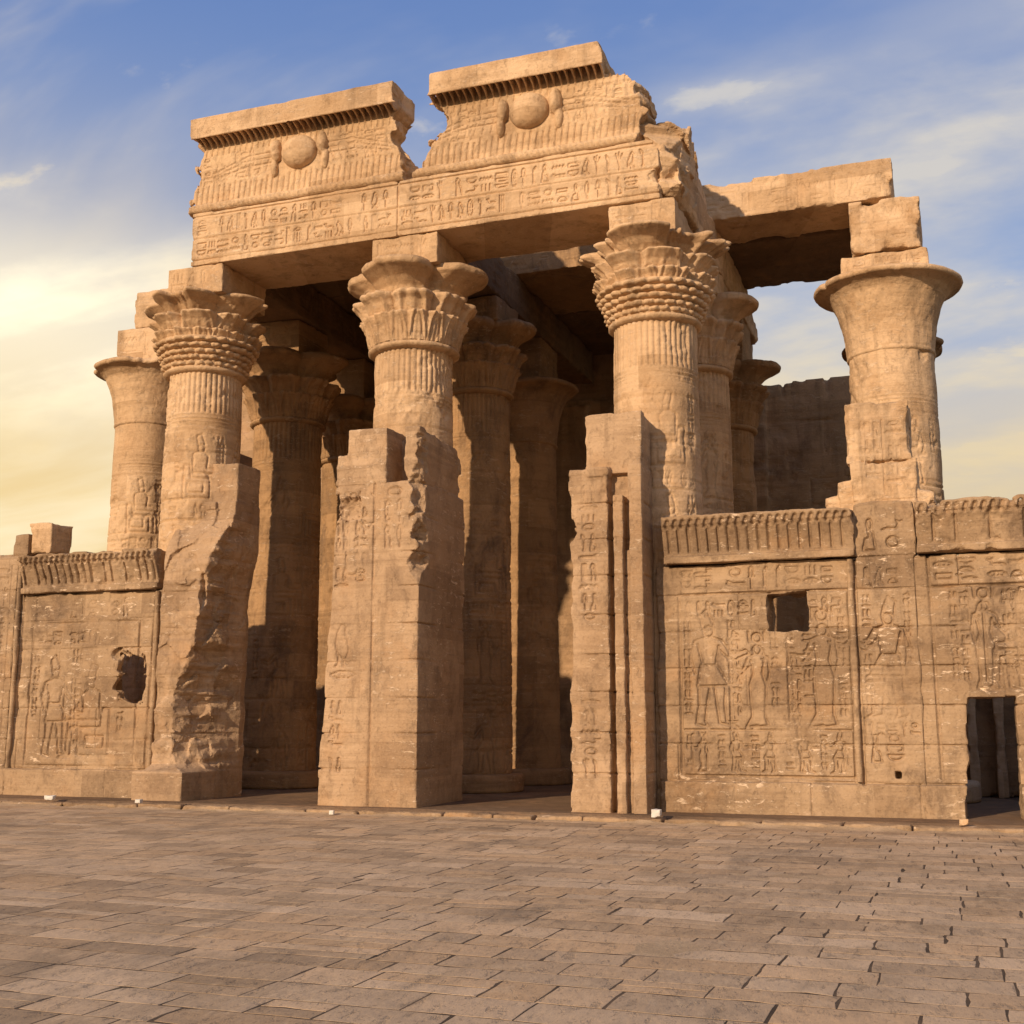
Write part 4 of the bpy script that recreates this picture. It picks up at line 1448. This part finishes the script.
def sheet(name, x0, x1, y0, y1, z, mat, n=1):
    xs, ys = np.linspace(x0, x1, n + 1), np.linspace(y0, y1, n + 1)
    V = np.array([(x, y, z) for x in xs for y in ys])
    Q = np.array([(i * (n + 1) + j, (i + 1) * (n + 1) + j, (i + 1) * (n + 1) + j + 1, i * (n + 1) + j + 1) for i in range(n) for j in range(n)])
    return tag(mesh_obj(name, V, Q, mat), kind='structure')


sheet('ground', -1500, 1500, -1500, 1500, GZ - .06, SOIL)


def drift_sheet():
    """earth between and over the paving stones, banked against the kerb"""
    xs, ys = np.arange(-28, 9.01, .07), np.arange(1.5, 21.45, .07)
    n = gnoise(xs, ys, np.array([0.]), 1.6, 61, 5, .6)[:, :, 0]
    n2 = gnoise(xs, ys, np.array([0.]), .5, 62, 3)[:, :, 0]
    z = GZ - .0012 + .012 * np.clip(n * 1.2 - .62, -.05, 1) + .0004 * n2
    z += .07 * np.exp(-(21.42 - ys) / .10)[None, :] * np.clip(.5 + .9 * n2, 0, 1.3)
    V = np.stack(np.broadcast_arrays(xs[:, None], ys[None, :], z), -1).reshape(-1, 3)
    ny = len(ys)
    a = np.arange(len(xs) - 1)[:, None] * ny + np.arange(ny - 1)[None, :]
    Q = np.stack([a, a + ny, a + ny + 1, a + 1], -1).reshape(-1, 4)
    tag(mesh_obj('sand', V, Q, SOIL), kind='structure')


drift_sheet()
# temple floor: a low platform that the walls stand on
v = Vol((-25, 21.75, -.2), (6, 38, -.0), .09, 901)
v.add(v.box((-25, 21.8, -.2), (6, 38, -.004), .0))
v.F += .004 * v.noise(1.0, 3, 1)
tag(v.build('floor', STONE_DARK), kind='structure')

# kerb of worn blocks along the foot of the facade
parts = []
rng = random.Random(91)
x = -25.0
while x < 6:
    w = rng.uniform(.7, 1.9)
    yo, zo = rng.uniform(-.03, .03), rng.uniform(-.02, .012)
    k = Vol((x + .008, 21.38 + yo, -.2), (x + w - .008, 21.82, .0 + zo), .03, int(900 + x * 3) % 5000 + 7)
    k.add(k.box((x + .008, 21.4 + yo, -.2), (x + w - .008, 21.84, -.015 + zo), .07, .08, .25))
    k.F += .01 * k.noise(.3, 3, 4)
    parts.append(surface_nets(k.F, k.lo, k.h))
    x += w
tag(mesh_obj('kerb', *join(parts), STONE_WALL), kind='structure')


# paving slabs: irregular worn stones laid in rows parallel to the facade
def paving():
    rng = random.Random(5)
    V, Q, T = [], [], []
    y = 2.0
    while y < 21.36:
        h = rng.uniform(.32, .52)
        if y + h > 21.36:
            h = 21.37 - y
        x = -27 + rng.uniform(0, 1.2)
        lim = 8
        while x < lim:
            half = rng.random() < .16
            w = rng.choice((rng.uniform(.35, .65), rng.uniform(.6, 1.0), rng.uniform(.8, 1.3)))
            g = rng.uniform(.001, .006)
            if rng.random() < .09:
                g = rng.uniform(.005, .012)
            for ya, yb in (((y, y + h * .5), (y + h * .5, y + h)) if half else ((y, y + h),)):
                x0, x1, y0, y1 = x + g, x + w - g, ya + g, yb - g
                z = GZ + rng.uniform(0, .0008)
                tx, ty = rng.gauss(0, .0008), abs(rng.gauss(0, .0015))
                sk = rng.uniform(-.02, .02)
                # outline with wobble
                n_e = max(3, int(w / .14))
                m_e = max(2, int(h / .14))
                pts = [(x0 + (x1 - x0) * i / n_e, y0, 0, -1) for i in range(n_e)] + [(x1, y0 + (y1 - y0) * i / m_e, 1, 0) for i in range(m_e)] \
                    + [(x1 - (x1 - x0) * i / n_e, y1, 0, 1) for i in range(n_e)] + [(x0, y1 - (y1 - y0) * i / m_e, -1, 0) for i in range(m_e)]
                cx, cy = (x0 + x1) / 2, (y0 + y1) / 2
                b = len(V)
                N = len(pts)
                ring = []
                for (px, py, nx_, ny_) in pts:
                    j = abs(rng.gauss(0, .008))
                    if rng.random() < .05:
                        j += rng.uniform(.01, .03)
                    ring.append((px + (cx - px) / max(.2, abs(cx - px)) * j * .8 + sk * (py - cy), py + (cy - py) / max(.15, abs(cy - py)) * j))
                zt = lambda a, c: z + tx * (a - cx) + ty * (c - cy)
                for (a, c) in ring:
                    V.append((a, c, GZ - .07))
                for (a, c) in ring:
                    V.append((a, c, zt(a, c) - .001))
                for (a, c) in ring:
                    ax, ay = a + (cx - a) / max(.2, abs(cx - a)) * .004, c + (cy - c) / max(.15, abs(cy - c)) * .004
                    V.append((ax, ay, zt(ax, ay)))
                V.append((cx, cy, z + .002))
                tone = (min(1, max(0, rng.gauss(.5, .3))), rng.random() ** 2, 0, 1)
                T += [tone] * (3 * N + 1)
                for i in range(N):
                    k = (i + 1) % N
                    Q.append((b + i, b + k, b + N + k, b + N + i))
                    Q.append((b + N + i, b + N + k, b + 2 * N + k, b + 2 * N + i))
                    Q.append((b + 2 * N + i, b + 2 * N + k, b + 3 * N, b + 3 * N))
            x += w
        y += h
    # the fan faces are triangles: split the lists
    tri = [q[:3] for q in Q if q[2] == q[3]]
    quad = [q for q in Q if q[2] != q[3]]
    A = np.array(V)
    gx, gy = np.arange(-29, 12, .5), np.arange(1, 23, .5)
    for k_, sd in ((0, 3), (1, 4)):
        N_ = gnoise(gx, gy, np.array([0.]), 3.2, sd, 3)[:, :, 0]
        fx, fy = (A[:, 0] - gx[0]) / .5, (A[:, 1] - gy[0]) / .5
        ix, iy = fx.astype(int), fy.astype(int)
        ax_, ay_ = fx - ix, fy - iy
        nv = N_[ix, iy] * (1 - ax_) * (1 - ay_) + N_[ix + 1, iy] * ax_ * (1 - ay_) + N_[ix, iy + 1] * (1 - ax_) * ay_ + N_[ix + 1, iy + 1] * ax_ * ay_
        if k_ == 0:
            dy_ = .10 * nv * np.clip((21.2 - A[:, 1]) / 1.5, 0, 1)
        else:
            A[:, 2] += .0006 * nv
    A[:, 1] += dy_
    V = [tuple(q) for q in A]
    me = bpy.data.meshes.new('paving')
    me.from_pydata(V, [], quad + tri)
    at = me.color_attributes.new('tone', 'FLOAT_COLOR', 'POINT')
    at.data.foreach_set('color', np.array(T, np.float32).ravel())
    me.materials.append(PAVER)
    o = bpy.data.objects.new('paving', me)
    COL.objects.link(o)
    return tag(o, kind='structure')


paving()


# ------------------------------------------------------------------ small litter at the foot of the wall
def chunk(name, x, y, z, s, mat, seed, label, cat):
    v = Vol((x - s[0], y - s[1], z), (x + s[0], y + s[1], z + s[2] * 2), max(.006, min(s) / 6), seed)
    v.add(v.box((x - s[0], y - s[1], z), (x + s[0], y + s[1], z + s[2] * 2), min(s) * .5, min(s) * .6, min(s) * 2))
    v.F += min(s) * .12 * v.noise(min(s) * 2, 3, 2)
    return tag(v.build(name, mat), label, cat)


chunk('white_block', -5.08, 21.52, 0.0, (.085, .06, .07), WHITE, 951, 'small white painted block at the foot of the grooved pillar by the right doorway', 'block')
chunk('white_stone', -11.3, 21.15, GZ + .01, (.05, .04, .04), WHITE, 952, 'tiny white stone on the paving before the middle pillar', 'stone')
chunk('white_block', -18.3, 21.6, 0.0, (.11, .06, .05), WHITE, 953, 'small flat white block on the kerb under the left screen wall', 'block')
chunk('white_stone', -16.0, 21.55, 0.0, (.06, .05, .035), WHITE, 954, 'tiny white stone on the kerb near the ruined pillar', 'stone')
chunk('loose_stone', .0, 21.6, 0.0, (.07, .06, .05), STONE, 955, 'small tan stone on the kerb beside the small doorway', 'stone')
